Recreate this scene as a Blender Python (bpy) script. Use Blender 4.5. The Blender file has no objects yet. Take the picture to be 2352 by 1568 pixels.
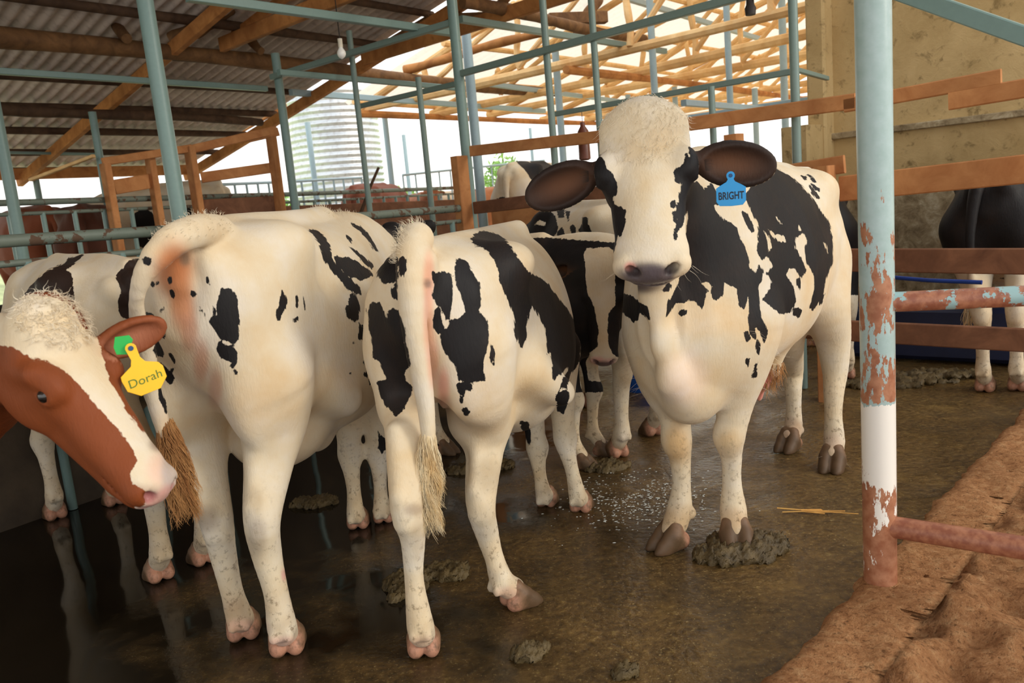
import bpy, bmesh, math, random
import numpy as np
import openvdb
from mathutils import Vector, Matrix

random.seed(7)
np.random.seed(7)
SC = bpy.context.scene
COL = SC.collection

# ------------------------------------------------------------------ camera
F = 1850.0                       # focal length in pixels of the 2352x1568 frame
PIT, ROL, CAM_H = math.radians(9.6), math.radians(-5.1), 1.3
CF = np.array([0, math.cos(PIT), -math.sin(PIT)])
_r0 = np.array([1.0, 0, 0]); _u0 = np.cross(_r0, CF)
CR = math.cos(ROL) * _r0 + math.sin(ROL) * _u0
CU = -math.sin(ROL) * _r0 + math.cos(ROL) * _u0
CAM = np.array([0, 0, CAM_H])
cd = bpy.data.cameras.new('camera'); cam = bpy.data.objects.new('camera', cd); COL.objects.link(cam)
M = Matrix.Identity(4)
for i in range(3):
    M[i][0] = CR[i]; M[i][1] = CU[i]; M[i][2] = -CF[i]; M[i][3] = CAM[i]
cam.matrix_world = M
cd.sensor_width = 36.0; cd.lens = F / 2352 * 36.0; cd.clip_start = 0.05; cd.clip_end = 400
cd.dof.use_dof = True; cd.dof.focus_distance = 2.9; cd.dof.aperture_fstop = 5.0
SC.camera = cam

# ------------------------------------------------------------------ sky, sun, exposure
w = bpy.data.worlds.new('sky'); SC.world = w; w.use_nodes = True
wn = w.node_tree.nodes; wl = w.node_tree.links
bg = wn['Background']
tc = wn.new('ShaderNodeTexCoord'); sep = wn.new('ShaderNodeSeparateXYZ'); cr = wn.new('ShaderNodeValToRGB')
wl.new(tc.outputs['Generated'], sep.inputs[0]); wl.new(sep.outputs['Z'], cr.inputs[0])
cr.color_ramp.elements[0].position = 0.0; cr.color_ramp.elements[0].color = (1.0, 0.97, 0.92, 1)
cr.color_ramp.elements[1].position = 0.7; cr.color_ramp.elements[1].color = (0.93, 0.97, 1.0, 1)
wl.new(cr.outputs[0], bg.inputs['Color'])
bg.inputs['Strength'].default_value = 1.0
sl = bpy.data.lights.new('sun', 'SUN'); sun = bpy.data.objects.new('sun', sl); COL.objects.link(sun)
sl.energy = 0.62; sl.angle = math.radians(16); sl.color = (1.0, 0.90, 0.74)
SUN_DIR = Vector((-0.80, 0.44, -0.34))          # direction the light travels: low, from the open right side
sun.rotation_euler = SUN_DIR.to_track_quat('-Z', 'Y').to_euler()
SC.view_settings.view_transform = 'Standard'; SC.view_settings.look = 'None'
SC.view_settings.gamma = 1.0; SC.view_settings.exposure = 0.84; SC.view_settings.use_curve_mapping = False

# ------------------------------------------------------------------ place helpers
def ray(px, py):
    return CF + CR * (px - 1176) / F - CU * (py - 784) / F
def PZ(px, py, z):
    """point seen at a pixel at height z"""
    d = ray(px, py); return CAM + d * ((z - CAM_H) / d[2])
def PD(px, py, Y):
    """point seen at a pixel at distance Y"""
    d = ray(px, py); return CAM + d * (Y / d[1])
AZU = math.radians(40.3); AZV = AZU - math.pi / 2
UD = np.array([math.sin(AZU), math.cos(AZU), 0]); VD = np.array([math.sin(AZV), math.cos(AZV), 0])
def UV(u, v, z=0.0):
    """barn grid: u runs to the right and away, v to the left and away"""
    return UD * u + VD * v + np.array([0, 0, z])
def uv(p):
    return float(np.dot(p, UD)), float(np.dot(p, VD))

def tag(o, label=None, cat=None, group=None, kind=None):
    if label: o['label'] = label
    if cat: o['category'] = cat
    if group: o['group'] = group
    if kind: o['kind'] = kind
    return o
def empty(name, loc=(0, 0, 0), rz=0.0, parent=None):
    o = bpy.data.objects.new(name, None); COL.objects.link(o)
    o.location = loc; o.rotation_euler = (0, 0, rz); o.empty_display_size = 0.2
    if parent: o.parent = parent
    return o
def mesh_obj(name, verts, faces, mats, parent=None, smooth=True, origin=None, fmat=None):
    v = np.asarray(verts, dtype=float)
    loc = (0, 0, 0)
    if parent is None and origin is None:
        lo, hi = v.min(0), v.max(0); origin = ((lo[0] + hi[0]) / 2, (lo[1] + hi[1]) / 2, lo[2])
    if origin is not None:
        v = v - np.array(origin); loc = tuple(origin)
    me = bpy.data.meshes.new(name); me.from_pydata([tuple(p) for p in v], [], [tuple(f) for f in faces])
    if not isinstance(mats, (list, tuple)): mats = [mats]
    for m in mats: me.materials.append(m)
    if fmat is not None: me.polygons.foreach_set('material_index', fmat)
    if smooth:
        me.polygons.foreach_set('use_smooth', [True] * len(me.polygons))
    me.update()
    o = bpy.data.objects.new(name, me); COL.objects.link(o); o.location = loc
    if parent: o.parent = parent
    return o
def flat_by_angle(o, deg=35):
    o.data.set_sharp_from_angle(angle=math.radians(deg))
    return o

class MB:
    """collects tubes, beams and slabs into one mesh"""
    def __init__(s): s.v = []; s.f = []
    def add(s, v, f):
        n = len(s.v); s.v += [tuple(p) for p in v]; s.f += [tuple(i + n for i in q) for q in f]; return s
    def tube(s, pts, r, n=14, cap=True):
        pts = [np.array(p, float) for p in pts]; m = len(pts)
        rs = r if isinstance(r, (list, tuple)) else [r] * m
        v = []; f = []; ref = None
        for i, p in enumerate(pts):
            t = pts[min(i + 1, m - 1)] - pts[max(i - 1, 0)]; t /= np.linalg.norm(t) + 1e-9
            if ref is None: ref = np.array([0, 0, 1.0]) if abs(t[2]) < .8 else np.array([1.0, 0, 0])
            a = np.cross(t, ref); a /= np.linalg.norm(a); b = np.cross(t, a); ref = -b if False else ref
            for k in range(n):
                q = 2 * math.pi * k / n; v.append(p + rs[i] * (math.cos(q) * a + math.sin(q) * b))
        for i in range(m - 1):
            for k in range(n):
                f.append((i * n + k, i * n + (k + 1) % n, (i + 1) * n + (k + 1) % n, (i + 1) * n + k))
        if cap:
            f.append(tuple(range(n - 1, -1, -1))); f.append(tuple(range((m - 1) * n, m * n)))
        return s.add(v, f)
    def log(s, p0, p1, r, n=11, m=14, seed=0, wob=.012):
        """a crooked round pole"""
        rnd = random.Random(seed); p0 = np.array(p0, float); p1 = np.array(p1, float)
        pts = []; rs = []; ph = [rnd.uniform(0, 6.28) for _ in range(4)]
        for i in range(m + 1):
            t = i / m
            pts.append(p0 + (p1 - p0) * t + np.array([0, 0, wob * math.sin(t * 7 + ph[0])]) + wob * np.array([math.sin(t * 5 + ph[1]), math.cos(t * 6 + ph[2]), 0]) * (0 if i in (0, m) else 1))
            rs.append(r * (1 + .10 * math.sin(t * 17 + ph[3]) + rnd.uniform(-.05, .05)) * (1.08 - .16 * t))
        return s.tube(pts, rs, n)
    def beam(s, p0, p1, w, h, up=(0, 0, 1), bev=.006, sag=0):
        """sawn timber or square tube of width w and height h"""
        p0 = np.array(p0, float); p1 = np.array(p1, float); t = p1 - p0; t /= np.linalg.norm(t)
        up = np.array(up, float); a = np.cross(t, up); a /= np.linalg.norm(a); b = np.cross(a, t)
        sec = [(-w/2+bev, -h/2), (w/2-bev, -h/2), (w/2, -h/2+bev), (w/2, h/2-bev), (w/2-bev, h/2), (-w/2+bev, h/2), (-w/2, h/2-bev), (-w/2, -h/2+bev)]
        m = 2 if not sag else 8
        v = []
        for i in range(m):
            q = i / (m - 1); p = p0 + (p1 - p0) * q - np.array([0, 0, sag * 4 * q * (1 - q)])
            v += [p + a * x + b * y for x, y in sec]
        f = []
        for i in range(m - 1):
            f += [(i*8+k, i*8+(k+1) % 8, i*8+8+(k+1) % 8, i*8+8+k) for k in range(8)]
        f += [tuple(range(7, -1, -1)), tuple(range((m-1)*8, m*8))]
        return s.add(v, f)
    def build(s, name, mat, parent=None, smooth=True, sharp=40):
        o = mesh_obj(name, s.v, s.f, mat, parent, smooth)
        if smooth: flat_by_angle(o, sharp)
        return o

# ------------------------------------------------------------------ material helpers
def srgb(r, g, b):
    c = [x / 255 for x in (r, g, b)]
    return tuple((x / 12.92 if x <= .04045 else ((x + .055) / 1.055) ** 2.4) for x in c) + (1,)
class NT:
    def __init__(s, name):
        s.m = bpy.data.materials.new(name); s.m.use_nodes = True; s.n = s.m.node_tree.nodes; s.l = s.m.node_tree.links
        s.b = s.n['Principled BSDF']
    def new(s, t, **k):
        x = s.n.new('ShaderNode' + t)
        for a, b in k.items(): setattr(x, a, b)
        return x
    def link(s, a, b): s.l.new(a, b)
    def coord(s, scale=(1, 1, 1), out='Object'):
        c = s.new('TexCoord'); mp = s.new('Mapping'); mp.inputs['Scale'].default_value = scale
        s.link(c.outputs[out], mp.inputs['Vector']); return mp.outputs[0]
    def noise(s, vec, scale, detail=4, rough=.55, dist=0):
        x = s.new('TexNoise'); x.inputs['Scale'].default_value = scale; x.inputs['Detail'].default_value = detail
        x.inputs['Roughness'].default_value = rough; x.inputs['Distortion'].default_value = dist
        s.link(vec, x.inputs['Vector']); return x.outputs['Fac']
    def ramp(s, fac, stops, interp='LINEAR'):
        x = s.new('ValToRGB'); e = x.color_ramp.elements; x.color_ramp.interpolation = interp
        while len(e) < len(stops): e.new(.5)
        for i, (p, c) in enumerate(stops):
            e[i].position = p; e[i].color = c if isinstance(c, tuple) else (c, c, c, 1)
        s.link(fac, x.inputs[0]); return x.outputs[0]
    def mix(s, fac, a, b):
        x = s.new('Mix', data_type='RGBA')
        for sock, val in ((x.inputs[0], fac), (x.inputs[6], a), (x.inputs[7], b)):
            if isinstance(val, (int, float, tuple)): sock.default_value = val
            else: s.link(val, sock)
        return x.outputs[2]
    def math(s, op, a, b=0.0, clamp=False):
        x = s.new('Math', operation=op); x.use_clamp = clamp
        for sock, val in ((x.inputs[0], a), (x.inputs[1], b)):
            if isinstance(val, (int, float)): sock.default_value = val
            else: s.link(val, sock)
        return x.outputs[0]
    def bump(s, h, strength=.3, dist=.01, normal=None):
        x = s.new('Bump'); x.inputs['Strength'].default_value = strength; x.inputs['Distance'].default_value = dist
        s.link(h, x.inputs['Height'])
        if normal is not None: s.link(normal, x.inputs['Normal'])
        s.link(x.outputs[0], s.b.inputs['Normal']); return x.outputs[0]
    def set(s, **k):
        for a, v in k.items():
            sock = s.b.inputs[{'color': 'Base Color', 'rough': 'Roughness', 'metal': 'Metallic', 'spec': 'Specular IOR Level', 'sheen': 'Sheen Weight', 'coat': 'Coat Weight', 'sub': 'Subsurface Weight'}[a]]
            if isinstance(v, (int, float, tuple)): sock.default_value = v
            else: s.link(v, sock)
        return s

def at_px(a, b, px):
    """point of segment a-b that stands over image column px"""
    best = None
    for i in range(401):
        p = np.array(a) + (np.array(b) - np.array(a)) * i / 400; q = p - CAM; x = 1176 + F * (q @ CR) / (q @ CF)
        if best is None or abs(x - px) < best[0]: best = (abs(x - px), p)
    return best[1]

def mat_plain(name, c, rough=.6, metal=0, var=.18, scale=8, bump=.15, spec=.5):
    t = NT(name); vec = t.coord(); n = t.noise(vec, scale, 5)
    dark = tuple(x * (1 - var) for x in c[:3]) + (1,); lite = tuple(min(1, x * (1 + var)) for x in c[:3]) + (1,)
    t.set(color=t.ramp(n, [(.3, dark), (.7, lite)]), rough=rough, metal=metal, spec=spec)
    if bump: t.bump(t.noise(vec, scale * 8, 3), bump, .004)
    return t.m
def mat_wood(name, c1, c2, rough=.75, long=(1, 1, 1), scale=6):
    t = NT(name); vec = t.coord(long); n = t.noise(vec, scale, 6, .6, .6); n2 = t.noise(t.coord(), 1.7, 3)
    c = t.ramp(n, [(.25, c1), (.62, c2), (.8, c1)])
    dirt = t.ramp(n2, [(.45, 0.0), (.75, .55)])
    t.set(color=t.mix(dirt, c, tuple(x * .45 for x in c1[:3]) + (1,)), rough=rough, spec=.25)
    t.bump(n, .35, .006); return t.m
def mat_paint(name, c, rust=.58, rustc=srgb(140, 78, 48), rough=.38, scale=9):
    """painted steel with rust coming through"""
    t = NT(name); vec = t.coord(); n = t.noise(vec, scale, 8, .62); n2 = t.noise(vec, 40, 4)
    m = t.ramp(n, [(rust, 0.0), (rust + .03, 1.0)])
    base = t.mix(t.ramp(n2, [(.3, 0.0), (.7, .35)]), c, tuple(x * .8 for x in c[:3]) + (1,))
    t.set(color=t.mix(m, base, rustc), rough=t.mix(m, (rough,) * 3 + (1,), (.85, .85, .85, 1)), spec=.5)
    t.bump(m, .25, .003); return t.m

W_ROOF = mat_wood('roof_timber', srgb(150, 92, 48), srgb(205, 142, 82), long=(1, 1, 1), scale=5)
W_LOG = mat_wood('old_log', srgb(84, 58, 38), srgb(140, 102, 66), scale=7)
W_DARK = mat_wood('dark_log', srgb(58, 42, 32), srgb(98, 74, 56), scale=7)
W_POLE = mat_wood('peeled_pole', srgb(226, 172, 108), srgb(250, 212, 154), scale=5)
W_BOARD = mat_wood('sawn_board', srgb(168, 106, 62), srgb(206, 146, 94), scale=6)
W_BROWN = mat_wood('dirty_board', srgb(98, 64, 46), srgb(140, 96, 70), scale=6)
P_TEAL = mat_paint('teal_paint', srgb(120, 148, 144), .68)
P_TUBE = mat_paint('tube_paint', srgb(116, 138, 132), .70)
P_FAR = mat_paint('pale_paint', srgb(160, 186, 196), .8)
P_RAIL = mat_paint('rail_paint', srgb(112, 124, 114), .55, srgb(92, 70, 54), .5, 14)
# ------------------------------------------------------------------ floor, ground, curb
def wet_floor():
    t = NT('wet_concrete'); v = t.coord(); n1 = t.noise(v, 1.3, 4, .6); n2 = t.noise(v, 6, 8, .65, .4); n3 = t.noise(v, 38, 5, .6)
    n4 = t.noise(v, 3.1, 5, .7)
    n5 = t.noise(v, 110, 4, .6); cc = t.new('TexCoord'); sx = t.new('SeparateXYZ'); t.link(cc.outputs['Object'], sx.inputs[0])
    c = t.ramp(n2, [(.30, srgb(58, 44, 25)), (.5, srgb(94, 71, 40)), (.64, srgb(128, 100, 56)), (.78, srgb(158, 130, 76))])
    c2 = t.ramp(n3, [(.35, srgb(58, 44, 24)), (.60, srgb(122, 96, 56)), (.72, srgb(172, 146, 88))])
    c = t.mix(.5, c, c2); c = t.mix(t.ramp(n5, [(.60, 0.0), (.70, .6)]), c, srgb(196, 172, 116))
    # wet slurry at lower left; the dark roof's reflection is put into its colour
    low = t.math('ADD', t.math('MULTIPLY', t.math('ADD', sx.outputs['X'], t.math('MULTIPLY', sx.outputs['Y'], -.22)), .16), .0)
    wet = t.ramp(t.math('ADD', n1, low), [(.26, 1.0), (.50, 0.0)])
    c = t.mix(wet, c, srgb(30, 24, 16))
    t.set(color=c, spec=.35)
    r = t.ramp(n4, [(.35, .12), (.6, .45)])
    t.set(rough=t.mix(wet, r, (.06, .06, .06, 1)))
    h = t.mix(.5, n2, n3); hh = t.mix(wet, h, (.42, .42, .42, 1))
    b = t.bump(hh, .55, .03)
    return t.m
FLOOR = wet_floor()
def grid_mesh(name, f, nu, nv, mat, smooth=True, **k):
    v = []; fc = []
    for j in range(nv + 1):
        for i in range(nu + 1): v.append(f(i / nu, j / nv))
    for j in range(nv):
        for i in range(nu):
            a = j * (nu + 1) + i; fc.append((a, a + 1, a + nu + 2, a + nu + 1))
    return mesh_obj(name, v, fc, mat, smooth=smooth, **k)
def hsh(x, y):
    return (math.sin(x * 2.3 + 1.7 * math.sin(y * 1.9)) * math.cos(y * 2.7 + math.sin(x * 3.1)) + .5 * math.sin(x * 7.1 + y * 4.3) * math.cos(y * 6.7 - x * 2.2) + .25 * math.sin(x * 15 + 3 * math.sin(y * 11)) * math.cos(y * 17)) 
# curb line: inner (floor side) edge in plan
A0 = PZ(1750, 1568, .12); A1 = PZ(2352, 935, .12)
cdir = (A1 - A0) / np.linalg.norm(A1 - A0); cout = np.array([cdir[1], -cdir[0], 0])
CURB_W = float(np.dot(PZ(1920, 1568, .12) - A0, cout))
def along(t, o, z): 
    p = A0 + cdir * t + cout * o; return np.array([p[0], p[1], z])
def floor_fn(i, j):
    x = -9 + 22 * i; y = -4 + 26 * j; p = np.array([x, y, 0]); d = float(np.dot(p - A0, cout))
    return (x, y, 0.004 * hsh(x * 1.3, y * 1.3) + .0015 * hsh(x * 6, y * 6) - (0.0 if d < 0.05 else .03))
tag(grid_mesh('floor', floor_fn, 200, 220, FLOOR, origin=(0, 0, 0)), kind='structure')

def red_dirt():
    t = NT('red_dirt'); v = t.coord(); n = t.noise(v, 3, 6, .6, .0); n2 = t.noise(v, 30, 8, .72, .0); n3 = t.noise(v, 130, 4)
    c = t.ramp(n2, [(.28, srgb(150, 98, 60)), (.5, srgb(216, 156, 106)), (.7, srgb(240, 190, 138))])
    n4 = t.noise(v, 75, 5, .7); c = t.mix(t.ramp(n4, [(.34, .7), (.45, 0.0)]), c, srgb(78, 46, 26)); c = t.mix(t.ramp(n4, [(.60, 0.0), (.70, .5)]), c, srgb(236, 190, 146))  # dark pits: shade between the crumbs put into the colour
    c = t.mix(t.ramp(n, [(.35, .35), (.7, 0.0)]), c, srgb(150, 102, 64))
    t.set(color=c, rough=.95, spec=.15); h = t.mix(.45, n2, n4); t.bump(h, 1.0, .05); return t.m
DIRT = red_dirt()
rb = random.Random(3)
NU_, NV_ = 560, 230
gt_ = np.linspace(-1.2, 5.6, NU_ + 1); go_ = CURB_W - .06 + 2.9 * np.linspace(0, 1, NV_ + 1) ** 1.4
GT, GO = np.meshgrid(gt_, go_)
GZ = .055 + .010 * np.sin(GT * 5 + 2 * np.sin(GO * 3)) * np.cos(GO * 6 + GT)
rs0 = np.random.RandomState(8)
for _ in range(7000):
    a_, b_ = rs0.uniform(-1.2, 5.6), CURB_W + rs0.uniform(-.05, 2.8); r_ = rs0.choice([.012, .018, .03, .06], p=[.4, .3, .2, .1]) * rs0.uniform(.7, 1.3); h_ = r_ * rs0.uniform(-.7, .8)
    i0, i1 = np.searchsorted(gt_, [a_ - 2.5 * r_, a_ + 2.5 * r_]); j0, j1 = np.searchsorted(go_, [b_ - 2.5 * r_, b_ + 2.5 * r_])
    if i1 > i0 and j1 > j0:
        d2 = (GT[j0:j1, i0:i1] - a_) ** 2 + (GO[j0:j1, i0:i1] - b_) ** 2; GZ[j0:j1, i0:i1] += h_ * np.exp(-(d2 / r_ ** 2) ** 1.5)
def ground_fn(i, j):
    p, q = int(round(i * NU_)), int(round(j * NV_))
    z = GZ[q, p] * min(1, .5 + j * 9); e_ = go_[q] - CURB_W
    return along(gt_[p], go_[q], min(z, .055 + max(0, e_) * 1.2))
tag(grid_mesh('ground_outside', ground_fn, NU_, NV_, DIRT, origin=(0, 0, 0)), kind='structure')
def curb():
    v = []; fc = []; nt = 620; prof = [(0, -.06), (0.0, .07), (.004, .108), (.02, .122), (.045, .127), (.07, .128), (.095, .128), (.12, .127), (.145, .127), (.17, .126), (.195, .125), (.22, .122), (CURB_W - .02, .118), (CURB_W + .01, .095), (CURB_W + .03, .0)]
    for i in range(nt + 1):
        t = -1.6 + 8.5 * i / nt
        for k, (o, z) in enumerate(prof):
            q = .009 * hsh(t * 4, o * 4) + .007 * hsh(t * 11, o * 11 + 2) + .004 * hsh(t * 29, o * 27)
            v.append(along(t, o + (.012 * hsh(t * 6, 1) if k < 3 else 0), z + (q * .6 if 1 < k < len(prof) - 2 else 0)))
    m = len(prof)
    for i in range(nt):
        for k in range(m - 1):
            a = i * m + k; fc.append((a, a + m, a + m + 1, a + 1))
    o = mesh_obj('trim_1', v, fc, DIRT, origin=(0, 0, 0)); return tag(o, kind='structure')
curb()

YARD = mat_plain('pale_yard', srgb(222, 206, 176), .9, var=.2, scale=2)  # ground added pale to bounce light up under the far roof
def yard_fn(i, j):
    return UV(8.6 + 22 * i, -14 + 24.5 * j, .006)
tag(grid_mesh('ground_far_yard', yard_fn, 8, 8, YARD, origin=(0, 0, 0)), kind='structure')
# outside land rising behind the sheds
GRASS = mat_plain('grass_land', srgb(196, 204, 150), .9, var=.35, scale=3)
def land_fn(i, j):
    u = -25 + 75 * i; v = 12.8 + 45 * j
    z = min(1.25, .3 + .28 * (v - 12.8)) + .06 * hsh(u * .4, v * .4)
    return UV(u, v, z)
tag(grid_mesh('ground_hillside', land_fn, 70, 40, GRASS, origin=(0, 0, 0)), kind='structure')
def land2(i, j):
    u = 19 + 30 * i; v = -15 + 30 * j
    return UV(u, v, min(1.0, .05 * (u - 19)) + .05 * hsh(u * .4, v * .4))
tag(grid_mesh('ground_behind_shed', land2, 40, 30, GRASS, origin=(0, 0, 0)), kind='structure')

# ------------------------------------------------------------------ corrugated roofs
def sheet_mat(name, c1, c2, rough=.55, metal=.4):
    t = NT(name); v = t.coord(); n = t.noise(v, 1.2, 5, .6); n2 = t.noise(v, 14, 5)
    c = t.ramp(n, [(.3, c1), (.7, c2)]); c = t.mix(t.ramp(n2, [(.5, 0.0), (.75, .4)]), c, srgb(112, 88, 70))
    t.set(color=c, rough=rough, metal=metal, spec=.4); return t.m
SHEET = sheet_mat('grey_sheet', srgb(206, 190, 178), srgb(228, 214, 202), .5, .0)
SHEET2 = sheet_mat('pale_sheet', srgb(226, 212, 196), srgb(246, 236, 222), .6, .0)
def translucent(m, share, col):
    """mix in a translucent glow in place of light bounced up from the ground"""
    nt = m.node_tree; out = [n for n in nt.nodes if n.type == 'OUTPUT_MATERIAL'][0]; b = nt.nodes['Principled BSDF']
    tr = nt.nodes.new('ShaderNodeBsdfTranslucent'); tr.inputs['Color'].default_value = col; mx = nt.nodes.new('ShaderNodeMixShader'); mx.inputs[0].default_value = share
    nt.links.new(b.outputs[0], mx.inputs[1]); nt.links.new(tr.outputs[0], mx.inputs[2]); nt.links.new(mx.outputs[0], out.inputs['Surface'])
translucent(SHEET2, .62, (.95, .86, .72, 1))  # added glow stands in for bounced light under the far roof
def corrugated(name, u0, u1, v0, z0, v1, z1, mat, parent, pitch=.1, amp=.014, n_v=1):
    """sheet with ribs running down the slope from (v0,z0) to (v1,z1)"""
    v = []; fc = []; n = int((u1 - u0) / pitch * 8)
    for i in range(n + 1):
        u = u0 + (u1 - u0) * i / n; dz = amp * math.cos(2 * math.pi * u / pitch)
        for q in range(n_v + 1):
            s = q / n_v; v.append(UV(u, v0 + (v1 - v0) * s, z0 + (z1 - z0) * s + dz))
    for i in range(n):
        for q in range(n_v):
            a = i * (n_v + 1) + q; fc.append((a, a + 1, a + n_v + 2, a + n_v + 1))
    o = mesh_obj(name, v, fc, mat, parent); return o

# left roof: falls away to the left
RL = dict(u0=-7.0, u1=6.5, v0=2.6, z0=4.12, v1=11.6, z1=2.28)
def zr(v): return RL['z0'] + (RL['z1'] - RL['z0']) * (v - RL['v0']) / (RL['v1'] - RL['v0'])
ceil = tag(empty('ceiling', tuple(UV(0, 7, 3))), kind='structure')
def under(ob, par):
    ob.parent = par; ob.location = Vector(ob.location) - Vector(par.location); return ob
def cb(mb, name, mat, par): return under(mb.build(name, mat), par)
sh = corrugated('roof_sheet', RL['u0'], RL['u1'], RL['v0'], RL['z0'], RL['v1'], RL['z1'], SHEET, None, pitch=.125, amp=.021)
# origin was moved to the sheet's own base; hang it under the ceiling empty
under(sh, ceil)
# unseen near half of the same roof, extended over the viewer to block overhead sky
under(corrugated('roof_sheet', RL['u0'], RL['u1'], 1.2, 4.40, RL['v0'], RL['z0'], SHEET, None, pitch=.125, amp=.021), ceil)
under(corrugated('roof_sheet', RL['u0'], 3.4, -1.2, 3.92, 1.2, 4.40, SHEET, None, pitch=.125, amp=.021), ceil)
k = 0
vv = 3.2
while vv < 11.6:
    dz = -.075
    cb(MB().log(UV(RL['u0'] + .1, vv, zr(vv) + dz), UV(RL['u1'] - .05, vv, zr(vv) + dz), .042, seed=k, m=40), 'purlin', W_DARK, ceil); vv += .74; k += 1
for u in (-4.6, -1.6, 1.35, 4.1, 6.35):
    cb(MB().beam(UV(u, 2.9, zr(2.9) - .19), UV(u, 11.4, zr(11.4) - .19), .07, .12), 'rafter', W_ROOF, ceil)
# ------------------------------------------------------------------ roof timbers of the left roof
tie0, tie1 = 2.9, 6.97
LOGA_Z = 2.94
a0 = PZ(-260, 62, LOGA_Z); a1 = PZ(1290, 214, LOGA_Z)
cb(MB().log(a0, a1, .074, seed=2, m=60, wob=.02, n=14), 'wall_plate_log', W_LOG, ceil)
cb(MB().log(PZ(-120, 243, 2.58), PZ(600, 280, 2.58), .05, seed=9, m=40), 'wall_plate_log', W_DARK, ceil)
cb(MB().beam(UV(-3, 11.3, 2.22), UV(6.5, 11.3, 2.22), .06, .14), 'eave_beam', W_ROOF, ceil)
for n, u in enumerate((-1.2, 1.7, 4.55, 6.3)):
    cb(MB().beam(UV(u, 7.15, 3.04), UV(u, 2.6, 3.14), .06, .13), 'tie_beam', W_ROOF, ceil)
    for (va, za, vb) in ((7.0, 3.1, 6.1), (5.3, 3.12, 6.1), (5.3, 3.12, 5.3), (5.3, 3.12, 4.4), (3.5, 3.12, 4.4), (3.5, 3.12, 3.4)):
        cb(MB().beam(UV(u + .05, va, za), UV(u + .05, vb, zr(vb) - .14), .045, .085), 'web_brace', W_ROOF if n % 2 == 0 else W_LOG, ceil)
for p, q, r_ in ((PZ(214, -10, 3.6), PZ(292, 90, 3.0), .05), (PZ(396, 96, 3.05), PZ(535, 20, 3.3), .07), (PZ(527, 49, 3.4), PZ(600, 118, 3.0), .045)):
    cb(MB().log(p, q, r_, seed=int(p[0] * 10)), 'web_brace', W_LOG, ceil)
cb(MB().log(PZ(1062, 6, 3.12), PZ(1480, 92, 3.12), .055, seed=31, m=30), 'wall_plate_log', W_LOG, ceil)
cb(MB().log(PZ(930, 160, 3.05), PZ(1250, 72, 3.2), .05, seed=33), 'tie_beam', W_ROOF, ceil)
cb(MB().log(PZ(1330, 70, 3.3), PZ(1375, -5, 3.9), .075, seed=34), 'web_brace', W_LOG, ceil)
cb(MB().beam(PZ(1260, 45, 3.25), PZ(1392, 40, 3.25), .12, .12), 'web_brace', W_LOG, ceil)
cb(MB().beam(PZ(425, 372, 2.45), PZ(668, 214, 3.0), .05, .13), 'barge_board', W_ROOF, ceil)
cb(MB().beam(PZ(470, 345, 2.5), PZ(655, 240, 2.9), .05, .09), 'barge_board', W_ROOF, ceil)

# ------------------------------------------------------------------ far shed with its own roof
S2 = dict(u0=8.0, u1=19.0)
ceil2 = tag(empty('ceiling_far_shed', tuple(UV(13, 4, 3))), kind='structure')
under(corrugated('roof_sheet', S2['u0'], S2['u1'], 9.6, 2.98, 1.6, 5.0, SHEET2, None, pitch=.16, amp=.02), ceil2)
under(corrugated('roof_sheet', S2['u0'], S2['u1'], 1.6, 5.0, -6.5, 2.9, SHEET2, None, pitch=.16, amp=.02), ceil2)
def zr2(v): return 2.98 + (9.6 - v) / 8.0 * 2.02 if v > 1.6 else 5.0 - (1.6 - v) / 8.1 * 2.1
rt = random.Random(5)
for n in range(8):
    u = 8.15 + n * 1.5
    def pole(v0, z0, v1, z1, r, nm):
        j = rt.uniform(-.05, .05)
        cb(MB().log(UV(u + j, v0, z0), UV(u - j, v1, z1), r, seed=rt.randint(0, 999), m=8, n=8, wob=.03), nm, W_POLE, ceil2)
    pole(9.5, 2.86, 1.6, 4.86, .05, 'rafter'); pole(-6.3, 2.8, 1.6, 4.86, .05, 'rafter')
    pole(9.5, 2.86, -6.3, 3.02, .055, 'tie_beam')
    for vb in (8, 6.4, 4.8, 3.2, 1.6, 0, -1.6, -3.2):
        pole(vb, 2.92, vb, zr2(vb) - .1, .038, 'king_post')
        if vb > -3: pole(vb, 2.95, vb - 1.6, zr2(vb - 1.6) - .12, .034, 'web_brace')
for n in range(17):
    v = 9.4 - n * .95
    cb(MB().log(UV(S2['u0'], v, zr2(v) - .07), UV(S2['u1'], v, zr2(v) - .07), .036, seed=60 + n, m=24, n=7), 'purlin', W_POLE, ceil2)
for v in (9.3, 5.6, 2.2):
    cb(MB().log(UV(S2['u0'], v, 2.78), UV(S2['u1'], v, 2.78), .045, seed=160 + int(v), m=24, n=8), 'wall_plate_log', W_ROOF, ceil2)
# end wall of the far shed: pale upright sheets under an orange beam
PANEL = sheet_mat('end_wall_sheet', srgb(214, 204, 190), srgb(238, 230, 218), .6, 0)
def end_panel(name, v0, v1, z0, z1):
    vs = []; fc = []; n = int(abs(v1 - v0) / .16 * 6)
    for i in range(n + 1):
        v = v0 + (v1 - v0) * i / n; du = .02 * math.cos(2 * math.pi * v / .16)
        vs += [UV(19.0 + du, v, z0), UV(19.0 + du, v, z1)]
    for i in range(n): fc.append((2*i, 2*i+1, 2*i+3, 2*i+2))
    return mesh_obj(name, vs, fc, PANEL)
ew = tag(empty('wall_far_end', tuple(UV(19, 1, 0))), kind='structure')
for a, b in ((4.4, 2.0), (1.8, .2), (0.0, -3.0), (-3.2, -6)):
    under(end_panel('wall_sheet', a, b, .6, 2.15), ew)
under(MB().beam(UV(18.9, 5, 2.72), UV(18.9, -6, 2.72), .08, .34).build('cross_beam', W_ROOF), ew)

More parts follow.
